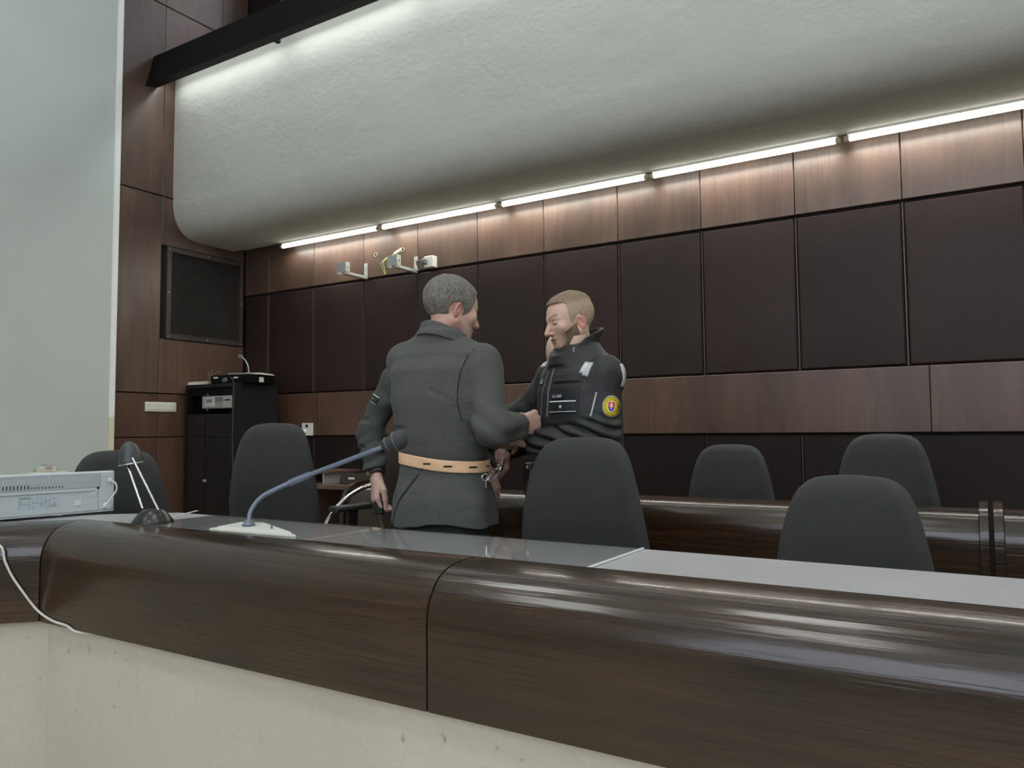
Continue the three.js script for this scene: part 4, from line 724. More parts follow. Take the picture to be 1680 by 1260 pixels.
  const bones = boneField([[[0, 1.0, 0], [0, 1.38, 0], 0.12, 0.12], [[0.006, 1.40, 0], [0.014, 1.56, -0.01], 0.06, 0.052], [[-0.15, 1.42, 0.01], [0.15, 1.42, -0.005], 0.05, 0.05], [shR, elR, 0.05, 0.042], [elR, wrR, 0.042, 0.028], [shL, elL, 0.05, 0.042], [elL, wrL, 0.042, 0.028], [[-0.08, 0.95, 0], [-0.10, 0.48, -0.01], 0.075, 0.055], [[-0.10, 0.48, -0.01], [-0.11, 0.06, 0.01], 0.052, 0.04], [[0.08, 0.95, 0], [0.10, 0.48, -0.02], 0.075, 0.055], [[0.10, 0.48, -0.02], [0.10, 0.06, 0.0], 0.052, 0.04]], 0.03);
  const body = mesh('body', mergeSkin([nets(bones, [-0.35, 0.02, -0.36], [0.36, 1.62, 0.2], 0.014, () => skin1), head.g, handSkin(fist, skin1, red1), handSkin(left, skin1, red1)]), M.skin, g);
  body.userData.label = 'reddish neck, ears and clenched hand';
  mesh('hair', head.hg, M.hairGrey, g).userData.label = 'short cropped grey hair';
  // shirt cuff
  const cd = norm(sub(wrR, elR)); mesh('shirt_cuff', bar(add3(wrR, mul(cd, -0.02)), add3(wrR, mul(cd, 0.018)), 0.038, 0.037, 18), M.suitDark, g);
  // restraint belt: a band following the jacket
  { const N = 120, pos = [], uv = [], idx = []; const hw = 0.0225;
    for (let i = 0; i <= N; i++) { const a = i / N * Math.PI * 2, dx = Math.sin(a), dz = Math.cos(a); let r0 = 0.3; const yb = beltY(dx * 0.19, dz * 0.14); const hit = yy => { let lo = 0.02, hi = 0.32; const arms2 = arms; for (let s = 0; s < 26; s++) { const m = (lo + hi) / 2; if (T(dx * m, yy, dz * m) < 0) lo = m; else hi = m; } return lo; };
      const r = hit(yb) + 0.003;
      for (const [o, y] of [[0, -hw], [0.004, -hw], [0.005, -hw + 0.004], [0.005, hw - 0.004], [0.004, hw], [0, hw]]) { pos.push(dx * (r + o), yb + y, dz * (r + o)); uv.push(a * 0.17, y); } }
    for (let i = 0; i < N; i++) for (let j = 0; j < 6; j++) { const a = i * 6 + j, b = i * 6 + (j + 1) % 6, c = a + 6, d = b + 6; idx.push(a, c, b, b, c, d); }
    const bg = new THREE.BufferGeometry(); bg.setAttribute('position', new THREE.Float32BufferAttribute(pos, 3)); bg.setAttribute('uv', new THREE.Float32BufferAttribute(uv, 2)); bg.setIndex(idx); bg.computeVertexNormals();
    const b = mesh('restraint_belt', bg, M.belt, g); b.userData.label = 'tan leather restraint belt with slots';
    const slot = rbox(0.034, 0.0065, 0.004, 0.002, 2);
    for (const a of [0.16, 0.738, 1.288, 1.78, 2.4, 3.1, 3.8]) { const dx = Math.sin(a), dz = Math.cos(a); const yb = beltY(dx * 0.19, dz * 0.14); let lo = 0.02, hi = 0.32; for (let s = 0; s < 26; s++) { const m = (lo + hi) / 2; if (T(dx * m, yb, dz * m) < 0) lo = m; else hi = m; }
      const nx = dx / 0.182, nz = dz / 0.134; const s = mesh('belt_slot', slot, M.hole, b); s.position.set(dx * (lo + 0.008), yb, dz * (lo + 0.008)); s.rotation.y = Math.atan2(dx / 0.039, dz / 0.02); }
  }
  g.userData.base = undefined; delete g.userData.base;
}

// ================================================================ the bearded officer
function canvasTex(w, h, draw) { const c = document.createElement('canvas'); c.width = w; c.height = h; const x = c.getContext('2d'); draw(x, w, h); const t = new THREE.CanvasTexture(c); t.colorSpace = THREE.SRGBColorSpace; t.magFilter = THREE.LinearFilter; return t; }
const star = (x, cx, cy, r) => { x.beginPath(); for (let i = 0; i < 10; i++) { const a = -Math.PI / 2 + i * Math.PI / 5, q = i % 2 ? r * 0.42 : r; x.lineTo(cx + q * Math.cos(a), cy + q * Math.sin(a)); } x.closePath(); x.fill(); };
const emblemTex = canvasTex(256, 256, (x, w, h) => {
  x.fillStyle = '#cfd0c8'; x.fillRect(0, 0, w, h);
  x.fillStyle = '#15170f'; x.beginPath(); x.arc(128, 128, 120, 0, 7); x.fill();
  x.fillStyle = '#e2cf1c'; x.beginPath(); x.arc(128, 128, 112, 0, 7); x.fill();
  x.fillStyle = '#1c1d10'; for (let i = 0; i < 30; i++) { const a = i * Math.PI / 15; x.save(); x.translate(128 + 100 * Math.cos(a), 128 + 100 * Math.sin(a)); x.rotate(a); x.fillRect(-6, -3, 12, i % 3 ? 5 : 9); x.restore(); }
  x.strokeStyle = '#3a3608'; x.lineWidth = 5; x.beginPath(); x.arc(128, 128, 84, 0, 7); x.stroke();
  for (let i = 0; i < 26; i++) { const a = i * Math.PI / 13 + 0.1; x.fillStyle = i % 2 ? '#b59f10' : '#f0e04a'; x.beginPath(); x.ellipse(128 + 70 * Math.cos(a), 128 + 70 * Math.sin(a), 9, 5, a + 0.8, 0, 7); x.fill(); }
  const sh = (s) => { x.beginPath(); x.moveTo(128 - 46 * s, 128 - 52 * s); x.lineTo(128 + 46 * s, 128 - 52 * s); x.lineTo(128 + 46 * s, 128 + 10 * s); x.quadraticCurveTo(128 + 44 * s, 128 + 46 * s, 128, 128 + 66 * s); x.quadraticCurveTo(128 - 44 * s, 128 + 46 * s, 128 - 46 * s, 128 + 10 * s); x.closePath(); };
  x.fillStyle = '#f2e6e6'; sh(1.08); x.fill(); x.fillStyle = '#c21f45'; sh(0.96); x.fill();
  x.save(); sh(0.96); x.clip(); x.fillStyle = '#4a55c8'; x.beginPath(); x.arc(104, 186, 34, 0, 7); x.arc(152, 186, 34, 0, 7); x.arc(128, 176, 34, 0, 7); x.fill(); x.restore();
  x.fillStyle = '#f7f2f4'; x.fillRect(122, 84, 12, 78); x.fillRect(106, 98, 44, 11); x.fillRect(99, 120, 58, 12);
});
const rankTex = canvasTex(256, 96, (x, w, h) => { x.fillStyle = '#15171a'; x.fillRect(0, 0, w, h); x.fillStyle = '#c9ccce'; x.fillRect(0, 4, w, 8); x.fillRect(0, h - 12, w, 8); x.fillStyle = '#d6d9da'; star(x, 126, 48, 18); });
const numberTex = canvasTex(256, 96, (x, w, h) => { x.fillStyle = '#121315'; x.fillRect(0, 0, w, h); x.fillStyle = '#c7c9cb'; x.font = 'bold 62px sans-serif'; x.textBaseline = 'middle'; x.fillText('04 1288', 8, 50, 240); });
const letterTex = canvasTex(128, 96, (x, w, h) => { x.fillStyle = '#14161a'; x.fillRect(0, 0, w, h); x.fillStyle = '#b9bcbe'; x.font = 'bold 74px sans-serif'; x.textBaseline = 'middle'; x.fillText('VJS', 4, 50, 120); });
const armTex = canvasTex(192, 96, (x, w, h) => { x.fillStyle = '#1a1d1f'; x.fillRect(0, 0, w, h); x.fillStyle = '#c4c8c9'; x.fillRect(0, 4, w, 8); x.fillRect(0, h - 12, w, 8); star(x, 50, 48, 14); star(x, 92, 48, 14); });
const print = (t, o = {}) => std({ map: t, roughness: 0.6, ...o });

const skin2 = [0.56, 0.37, 0.285], red2 = [0.60, 0.24, 0.20];
{
  const g = thing('person', 'bearded officer in black jacket with yellow round arm badge', 'person', [-1.452, 0, -2.88]);
  const f = norm([-0.44, 0, 0.90]), L = [f[2], 0, -f[0]], yaw = Math.atan2(f[0], f[2]);     // L = his left
  const at = (l, y, z) => [L[0] * l + f[0] * z, y, L[2] * l + f[2] * z];
  const sec = [[0.74, 0, 0, 0.20, 0.145], [0.9, 0, 0, 0.20, 0.148], [1.05, 0, 0, 0.205, 0.150], [1.18, 0, 0, 0.205, 0.152], [1.30, 0, 0, 0.204, 0.147], [1.37, 0, 0, 0.182, 0.130], [1.43, 0, 0, 0.13, 0.10], [1.47, 0, 0.01, 0.095, 0.085], [1.49, 0, 0.01, 0.085, 0.08]];
  const T = trunk(sec, yaw);
  const shL = at(0.166, 1.362, -0.01), elL = [0.142, 1.130, 0.095], wrL = [-0.150, 1.090, 0.150];
  const shR = at(-0.185, 1.365, 0.0), elR = [-0.275, 1.232, -0.055], wrR = [-0.385, 1.205, 0.0];
  const grooves = [[at(0.12, 1.40, 0.11), at(0.135, 1.28, 0.135), 0.006], [at(0.135, 1.28, 0.135), at(0.15, 1.19, 0.12), 0.007], [at(0.0, 1.42, 0.13), at(0.0, 1.05, 0.17), 0.004], [at(-0.055, 1.41, 0.12), at(-0.075, 1.05, 0.16), 0.003], [at(0.02, 1.345, 0.16), at(0.09, 1.335, 0.152), 0.003], [at(0.09, 1.335, 0.152), at(0.15, 1.35, 0.13), 0.003]];
  const F2 = (x, y, z) => {
    let d = T(x, y, z);
    d = smin(d, cone(x, y, z, at(0.05, 1.455, -0.01), shL, 0.05, 0.074), 0.05); d = smin(d, cone(x, y, z, at(-0.05, 1.455, -0.01), shR, 0.05, 0.074), 0.05);
    let l = cone(x, y, z, shL, elL, 0.074, 0.064); l = smin(l, cone(x, y, z, elL, wrL, 0.064, 0.048), 0.03);
    let r = cone(x, y, z, shR, elR, 0.074, 0.06); r = smin(r, cone(x, y, z, elR, wrR, 0.058, 0.045), 0.03);
    d = smin(d, l, 0.018); d = smin(d, r, 0.022);
    if (Math.abs(d) < 0.05) {
      for (const q of grooves) d = smax(d, -cone(x, y, z, q[0], q[1], q[2], q[2]), 0.008);
      const sl = smooth(0.03, 0.0, Math.min(l, r)), w = wrinkle(x, y, z, 11, 14);
      d += 0.014 * w * (0.4 + 0.6 * sl) + sl * 0.009 * Math.sin((x * 0.6 + y * 1.3) * 95 + 5 * wrinkle(x, y, z, 8, 8)) * smooth(1.22, 1.14, y) + 0.008 * (vn3(x * 26, y * 26, z * 26) - 0.5) * sl;
    }
    const a = norm(sub(wrL, elL)), e = dot(sub([x, y, z], add3(wrL, mul(a, 0.008))), a); if (x < -0.06 && z > 0.1 && y < 1.2) d = Math.max(d, e);
    const b = norm(sub(wrR, elR)), e2 = dot(sub([x, y, z], add3(wrR, mul(b, 0.005))), b); if (x < -0.29) d = Math.max(d, e2);
    return d;
  };
  // stand-up collar
  const nc = [0.008 - 0.012, 1.455, 0.012];
  const col = (x, y, z) => { const q = [x - nc[0], y - nc[1], z - nc[2]], l = dot(q, L), zf = dot(q, f), an = Math.atan2(l, zf), front = 0.5 + 0.5 * Math.cos(an); const r = Math.hypot(l, zf * 0.95), h = q[1]; const want = 0.088 - 0.08 * h + 0.012 * front + 0.030 * smooth(0.04, 0.12, h) * (1 - front); let d = Math.abs(r - want) - 0.0065 + 0.004 * wrinkle(x, y, z, 20, 20); const top = 0.024 + 0.098 * (1 - front) - 0.030 * smooth(0.55, 1, front); d = smax(d, Math.max(h - top, -0.045 - h), 0.006); const gap = Math.abs(an) - 0.09; return Math.max(d, -Math.max(-0.002 + 0, -1) - 9, -(gap) * 0.05 - 9); };
  const J = mesh('jacket', nets((x, y, z) => smin(F2(x, y, z), Math.max(col(x, y, z), y - 1.47), 0.03), [-0.46, 0.72, -0.28], [0.32, 1.52, 0.30], 0.006), M.softshell, g);
  mesh('collar', nets(col, [-0.18, 1.38, -0.17], [0.18, 1.62, 0.19], 0.004), M.softshell, g).userData.label = 'high black stand-up collar';
  { const n = norm(add3(mul(L, 0.75), mul(f, 0.66))); mesh('collar_piping', seamTube(col, [0, 1, 2, 3, 4].map(k => add3(add3(nc, mul(n, 0.09)), [0, 0.068 - k * 0.017, 0])), n, 0.0026, 0.002), M.reflective, J.parent); }
  // front zip, side panels
  const fr = (l, y) => at(l, y, 0.16);
  mesh('zip', seamTube(F2, Array.from({ length: 7 }, (_, k) => fr(-0.004 - 0.001 * k, 1.40 - k * 0.034)), f, 0.0038, 0.001), M.greyPlastic, g);
  mesh('zip', seamTube(F2, Array.from({ length: 7 }, (_, k) => fr(-0.045 - 0.003 * k, 1.40 - k * 0.034)), f, 0.0022, 0.001), M.greyPlastic, g);
  // chest pocket with flap
  mesh('pocket_flap', drape(F2, fr(0.085, 1.352), f, [0, 1, 0], 0.125, 0.035, 0.006, 14, 6), M.softshell, g);
  mesh('chest_pocket', drape(F2, fr(0.085, 1.245), f, [0, 1, 0], 0.135, 0.16, 0.003, 14, 14), M.softshellDark, g);
  const rt = mesh('rank_tab', drape(F2, fr(0.082, 1.236), add3(f, mul(L, 0.35)), [0, 1, 0], 0.140, 0.050, 0.007, 12, 6), print(rankTex), g); rt.userData.label = 'black rank tab with white lines and star';
  mesh('number_label', drape(F2, fr(0.060, 1.278), add3(f, mul(L, 0.3)), [0, 1, 0], 0.062, 0.023, 0.0065, 8, 4), print(numberTex), g).userData.label = 'white service number';
  mesh('letter_label', drape(F2, at(-0.085, 1.345, 0.15), f, [0, 1, 0], 0.04, 0.028, 0.004, 8, 4), print(letterTex), g);
  // reflective pieces
  const sL = add3(shL, [0, 0, 0]);
  const nl = norm(add3(add3(mul(L, 0.35), mul(f, 0.75)), [0, 0.35, 0]));
  mesh('reflective_patch', drape(F2, add3(at(0.155, 1.385, 0.08), [0, 0, 0]), nl, norm([0.25, 1, 0]), 0.042, 0.062, 0.003, 6, 10), M.reflective, g);
  const nb = norm(add3(add3(mul(L, 0.9), mul(f, -0.35)), [0, 0.35, 0]));
  mesh('reflective_patch', drape(F2, at(0.235, 1.36, -0.045), nb, norm([-0.2, 1, 0]), 0.022, 0.085, 0.003, 6, 12), M.reflective, g);
  mesh('reflective_patch', drape(F2, at(-0.165, 1.415, 0.05), norm([-0.2, 0.8, 0.6]), [0, 1, 0], 0.03, 0.025, 0.003, 6, 6), M.reflective, g);
  // arm badge and sleeve zip
  const up = norm(sub(shL, elL)), na = norm(add3(mul(L, 0.72), mul(f, 0.62)));
  const mid = add3(mul(shL, 0.46), mul(elL, 0.54));
  const bc = add3(mid, add3(mul(na, 0.07), mul(norm(cross(up, na)), 0.036)));
  mesh('arm_badge', drape(F2, bc, na, up, 0.070, 0.084, 0.0045, 20, 20, true), print(emblemTex), g).userData.label = 'round yellow arm badge with red shield and double cross';
  const zc = add3(mid, mul(norm(cross(up, na)), -0.026)); mesh('sleeve_zip', seamTube(F2, [0.05, 0.03, 0.01, -0.01, -0.03, -0.045].map((k, i) => add3(add3(zc, mul(up, k)), add3(mul(na, 0.05), mul(norm(cross(up, na)), -i * 0.003)))), na, 0.0042, 0.001), M.reflective, g);
  // trousers, belt pouch, shoes
  const legs = boneField([[at(0.09, 0.84, 0), at(0.12, 0.48, 0.02), 0.095, 0.075], [at(0.12, 0.48, 0.02), at(0.14, 0.05, 0), 0.075, 0.062], [at(-0.09, 0.84, 0), at(-0.11, 0.48, 0.02), 0.095, 0.075], [at(-0.11, 0.48, 0.02), at(-0.12, 0.05, 0), 0.075, 0.062]], 0.02);
  mesh('trousers', nets((x, y, z) => Math.max(smin(legs(x, y, z), Math.max(T(x, Math.max(y, 0.8), z) + 0.03, y - 0.9, 0.72 - y), 0.04), 0.04 - y), [-0.3, 0, -0.3], [0.3, 0.94, 0.3], 0.012), M.trouser, g);
  shoes(g, [at(0.14, 0, 0), at(-0.12, 0, 0)], f);
  { const c = at(-0.20, 0.93, 0.10); const pg = mesh('belt_holster', rbox(0.06, 0.15, 0.075, 0.02, 4).rotateY(yaw).translate(c[0], c[1], c[2]), M.blackPlastic, g); mesh('holster_stud', new THREE.SphereGeometry(0.008, 10, 8).translate(c[0] - 0.0, c[1] + 0.055, c[2] + 0.045), M.steel, pg); mesh('holster_stud', new THREE.SphereGeometry(0.006, 10, 8).translate(c[0] + 0.004, c[1] - 0.04, c[2] + 0.045), M.steel, pg); }
  // head
  const head = makeHead([-0.026, 1.600, 0.020], [-0.62, -0.20, 0.78], 1.0, 0.02, {
    skin: skin2, red: red2, brow: [0.17, 0.105, 0.06], stubble: [0.30, 0.185, 0.12], open: true, jaw: 0.003, nose: 1.1,
    hairThick: p => 0.0018 + 0.0065 * smooth(0.055, 0.095, p[1]) + 0.003 * smooth(0.02, 0.075, p[2]) * smooth(0.06, 0.085, p[1]),
    hairRegion: p => { const ax = Math.abs(p[0]), bottom = p[2] < -0.03 ? -0.058 : -0.058 + (p[2] + 0.03) * 0.75; const top = p[1] - 0.080 + 0.10 * (0.09 - p[2]), side = 0.034 - 0.10 * Math.max(0, 0.03 - p[1]) - p[2]; const around = Math.hypot(p[1] + 0.018, (p[2] + 0.016) * 0.9) - 0.031; return Math.min(p[1] - bottom, smax(top, side, 0.01), ax > 0.055 ? around : 1); },
    hairColour: (p, n, m) => { const top = smooth(0.06, 0.09, p[1]); let c = mixv([0.36, 0.265, 0.18], [0.20, 0.145, 0.09], top); c = mul(c, 0.75 + 0.5 * n + 0.2 * (m - 0.5)); return mixv(c, [0.48, 0.33, 0.25], 0.45 * smooth(0.02, -0.05, p[1])); },
    beardThick: p => 0.0012 + 0.004 * smooth(-0.06, -0.10, p[1]) * smooth(0.07, 0.05, p[2]),
    beardRegion: p => { const edge = -0.046 + 0.55 * Math.max(0, 0.06 - p[2]), jawline = Math.max(0.074 - p[2], -0.100 - p[1]); return Math.min(edge - p[1], jawline, p[2] - 0.0); },
    beardColour: (p, n, m) => mixv(mul([0.10, 0.062, 0.038], 0.6 + 0.8 * n), [0.42, 0.265, 0.19], clamp(smooth(0.048, 0.074, p[2]) * smooth(-0.115, -0.09, p[1]) * 0.85 + 0.45 * smooth(-0.035, -0.015, p[1]) + 0.3 * (m - 0.5))) });
  const hL = handBones(add3(wrL, [-0.01, 0.004, 0.006]), norm([-0.9, 0.12, 0.25]), [0.1, 0.9, 0.1], -1, [0.5, 0.6, 0.4], {});
  const hR = handBones(add3(wrR, mul(norm(sub(wrR, elR)), 0.012)), norm([-0.2, 0.25, 0.7]), [0.7, -0.3, 0.3], 1, [0.7, 0.8, 0.5], {});
  const bones = boneField([[[0, 1.0, 0], at(0, 1.30, 0), 0.11, 0.11], [at(0, 1.34, 0), add3(nc, [0, 0.06, 0.01]), 0.07, 0.056], [at(-0.15, 1.35, 0), at(0.15, 1.35, 0), 0.05, 0.05], [shL, elL, 0.05, 0.042], [elL, wrL, 0.042, 0.028], [shR, elR, 0.05, 0.042], [elR, wrR, 0.042, 0.028], [at(0.08, 0.95, 0), at(0.12, 0.48, 0.02), 0.075, 0.055], [at(0.12, 0.48, 0.02), at(0.14, 0.06, 0), 0.052, 0.04], [at(-0.08, 0.95, 0), at(-0.11, 0.48, 0.02), 0.075, 0.055], [at(-0.11, 0.48, 0.02), at(-0.12, 0.06, 0), 0.052, 0.04]], 0.03);
  mesh('body', mergeSkin([nets(bones, [-0.45, 0.02, -0.28], [0.32, 1.56, 0.3], 0.014, () => skin2), head.g, handSkin(hL, skin2, red2), handSkin(hR, skin2, red2)]), M.skin, g).userData.label = 'fair face looking down, eyes almost shut';
  mesh('hair', head.hg, M.hairGrey, g).userData.label = 'short light brown hair';
  mesh('beard', head.bg, M.hairGrey, g).userData.label = 'trimmed brown beard';
}
// ================================================================ the officer hidden behind the man in grey
const skin3 = [0.55, 0.36, 0.29], red3 = [0.56, 0.26, 0.21];
{
  const g = thing('person', 'officer in grey uniform jacket hidden behind the man in grey, arm and watch showing', 'person', [-2.33, 0, -3.03]);
  const f = norm([0.62, 0, 0.62]), L = [f[2], 0, -f[0]], yaw = Math.atan2(f[0], f[2]), at = (l, y, z) => [L[0] * l + f[0] * z, y, L[2] * l + f[2] * z];
  const T = trunk([[0.78, 0.07, 0, 0.165, 0.125], [1.0, 0.05, 0, 0.165, 0.12], [1.2, 0.01, 0.02, 0.19, 0.135], [1.33, 0.02, 0.03, 0.185, 0.125], [1.41, 0.02, 0.03, 0.12, 0.09], [1.45, 0.03, 0.04, 0.08, 0.075]], yaw);
  const shR = [-0.165, 1.395, 0.09], elR = [-0.292, 1.150, 0.13], wrR = [-0.222, 0.955, 0.17];
  const shL = [0.16, 1.385, 0.0], elL = [0.36, 1.17, 0.09], wrL = [0.515, 0.985, 0.30];
  const grooves = [[[-0.36, 1.215, 0.17], [-0.22, 1.19, 0.20], 0.009], [[-0.35, 1.19, 0.18], [-0.22, 1.215, 0.20], 0.006], [[-0.36, 1.08, 0.17], [-0.24, 1.06, 0.23], 0.008], [[-0.33, 1.00, 0.19], [-0.2, 1.03, 0.24], 0.007], [[-0.28, 1.36, 0.15], [-0.33, 1.24, 0.19], 0.005]];
  const F3 = (x, y, z) => {
    let d = T(x, y, z); d = smin(d, cone(x, y, z, [0, 1.40, 0.03], shR, 0.05, 0.064), 0.05); d = smin(d, cone(x, y, z, [0.03, 1.40, 0.03], shL, 0.05, 0.064), 0.05);
    let r = cone(x, y, z, shR, elR, 0.068, 0.062); r = smin(r, cone(x, y, z, elR, wrR, 0.068, 0.054), 0.03);
    let l = cone(x, y, z, shL, elL, 0.062, 0.052); l = smin(l, cone(x, y, z, elL, wrL, 0.05, 0.04), 0.03);
    d = smin(d, r, 0.03); d = smin(d, l, 0.03);
    if (Math.abs(d) < 0.05) { for (const q of grooves) d = smax(d, -cone(x, y, z, q[0], q[1], q[2], q[2]), 0.012); const sl = smooth(0.03, 0, r); d += 0.016 * wrinkle(x, y, z, 12, 18) + 0.008 * sl * Math.sin(y * 85 - x * 40 + 5 * wrinkle(x, y, z, 9, 9)) * smooth(1.16, 1.05, y) * 0.8; }
    const a = norm(sub(wrR, elR)), e = dot(sub([x, y, z], wrR), a); if (x < -0.1) d = Math.max(d, e - 0.004);
    const b = norm(sub(wrL, elL)), e2 = dot(sub([x, y, z], wrL), b); if (x > 0.4) d = Math.max(d, e2);
    return d;
  };
  mesh('uniform_jacket', nets(F3, [-0.40, 0.76, -0.22], [0.60, 1.50, 0.38], 0.006), M.uniform, g);
  const up = norm(sub(shR, elR)); mesh('rank_tab', drape(F3, add3(add3(mul(shR, 0.62), mul(elR, 0.38)), [-0.02, 0, 0.06]), [0.05, 0.15, 1], up, 0.062, 0.045, 0.005, 10, 6), print(armTex), g).userData.label = 'dark sleeve tab with white lines and stars';
  const lg = (l, y, z) => add3(at(l, y, z), [0.07, 0, 0.0]);
  const legs = boneField([[lg(0.08, 0.84, 0), lg(0.09, 0.48, 0.02), 0.09, 0.07], [lg(0.09, 0.48, 0.02), lg(0.10, 0.05, 0), 0.07, 0.058], [lg(-0.08, 0.84, 0), lg(-0.08, 0.48, 0.02), 0.09, 0.07], [lg(-0.08, 0.48, 0.02), lg(-0.08, 0.05, 0), 0.07, 0.058]], 0.02);
  mesh('trousers', nets((x, y, z) => Math.max(smin(legs(x, y, z), Math.max(T(x, Math.max(y, 0.8), z) + 0.02, y - 0.92, 0.74 - y), 0.04), 0.04 - y), [-0.3, 0, -0.3], [0.3, 0.96, 0.3], 0.014), M.trouser, g);
  shoes(g, [lg(0.10, 0, 0), lg(-0.08, 0, 0)], f);
  const head = makeHead([0.115, 1.485, 0.10], [0.7, -0.45, 0.55], 1.0, 0, { skin: skin3, red: red3, brow: [0.1, 0.07, 0.05], hairThick: p => 0.006, hairRegion: p => Math.min(p[1] + 0.05 - Math.max(0, p[2]) * 1.2, 0.07 - p[2] + 0.3 * (p[1] - 0.08)), hairColour: (p, n) => mul([0.1, 0.075, 0.05], 0.7 + 0.6 * n) });
  const dn = norm(sub(wrR, elR));
  const hR = handBones(add3(wrR, mul(dn, 0.028)), norm([0.06, -0.97, 0.12]), [0.55, 0.05, -0.75], 1, [[0.5, 0.6, 0.5], [0.55, 0.7, 0.5], [0.6, 0.7, 0.5], [0.65, 0.7, 0.5]], { scale: 1.3, thumb: [0.75, 0.45, 0.3], thumb2: [0.95, -0.05, 0.2] });
  const hL = handBones(add3(wrL, mul(norm(sub(wrL, elL)), 0.02)), norm([0.30, -0.80, 0.10]), [-0.75, 0.1, -0.6], -1, [[0.5, 0.9, 0.5], [0.45, 0.8, 0.5], [0.4, 0.8, 0.5], [0.4, 0.7, 0.5]], { scale: 1.0 });
  const bones = boneField([[[0.05, 1.0, 0], [0.02, 1.3, 0.03], 0.09, 0.09], [[0.03, 1.34, 0.03], [0.09, 1.44, 0.07], 0.06, 0.05], [shR, elR, 0.04, 0.034], [elR, wrR, 0.034, 0.024], [shL, elL, 0.036, 0.03], [elL, wrL, 0.03, 0.022], [shR, shL, 0.04, 0.04], [lg(0.07, 0.95, 0), lg(0.09, 0.48, 0.02), 0.07, 0.05], [lg(0.09, 0.48, 0.02), lg(0.10, 0.06, 0), 0.048, 0.038], [lg(-0.07, 0.95, 0), lg(-0.08, 0.48, 0.02), 0.07, 0.05], [lg(-0.08, 0.48, 0.02), lg(-0.08, 0.06, 0), 0.048, 0.038]], 0.03);
  mesh('body', mergeSkin([nets(bones, [-0.4, 0.02, -0.25], [0.6, 1.52, 0.38], 0.014, () => skin3), head.g, handSkin(hR, skin3, red3), handSkin(hL, skin3, red3)]), M.skin, g);
  mesh('hair', head.hg, M.hairGrey, g);
  // wrist watch
  const wc = add3(wrR, mul(dn, 0.016)); const w = mesh('wrist_watch', new THREE.TorusGeometry(0.037, 0.0075, 10, 30).applyQuaternion(new THREE.Quaternion().setFromUnitVectors(V(0, 0, 1), V(...dn))).translate(...wc), std({ color: lin(0.02, 0.018, 0.012), roughness: 0.5 }), g);
  w.userData.label = 'dark watch strap with a brass coloured case';
  mesh('watch_case', bar(add3(wc, [-0.012, 0, 0.036]), add3(wc, [-0.014, 0, 0.047]), 0.013, 0.012, 16), std({ color: lin(0.32, 0.24, 0.1), roughness: 0.35, metalness: 0.7 }), w);
}
// small dark radio in that hand
{
  const g = thing('handheld_radio', 'small black radio held low by the officer in grey', 'radio', [-2.50, 0.745, -2.83], 0.4);
  mesh('case', rb(0, 0.055, 0, 0.05, 0.11, 0.03, 0.01, 3), M.blackPlastic, g); mesh('antenna', bar([0.015, 0.11, 0], [0.015, 0.135, 0], 0.006, 0.004, 8), M.blackPlastic, g);
}
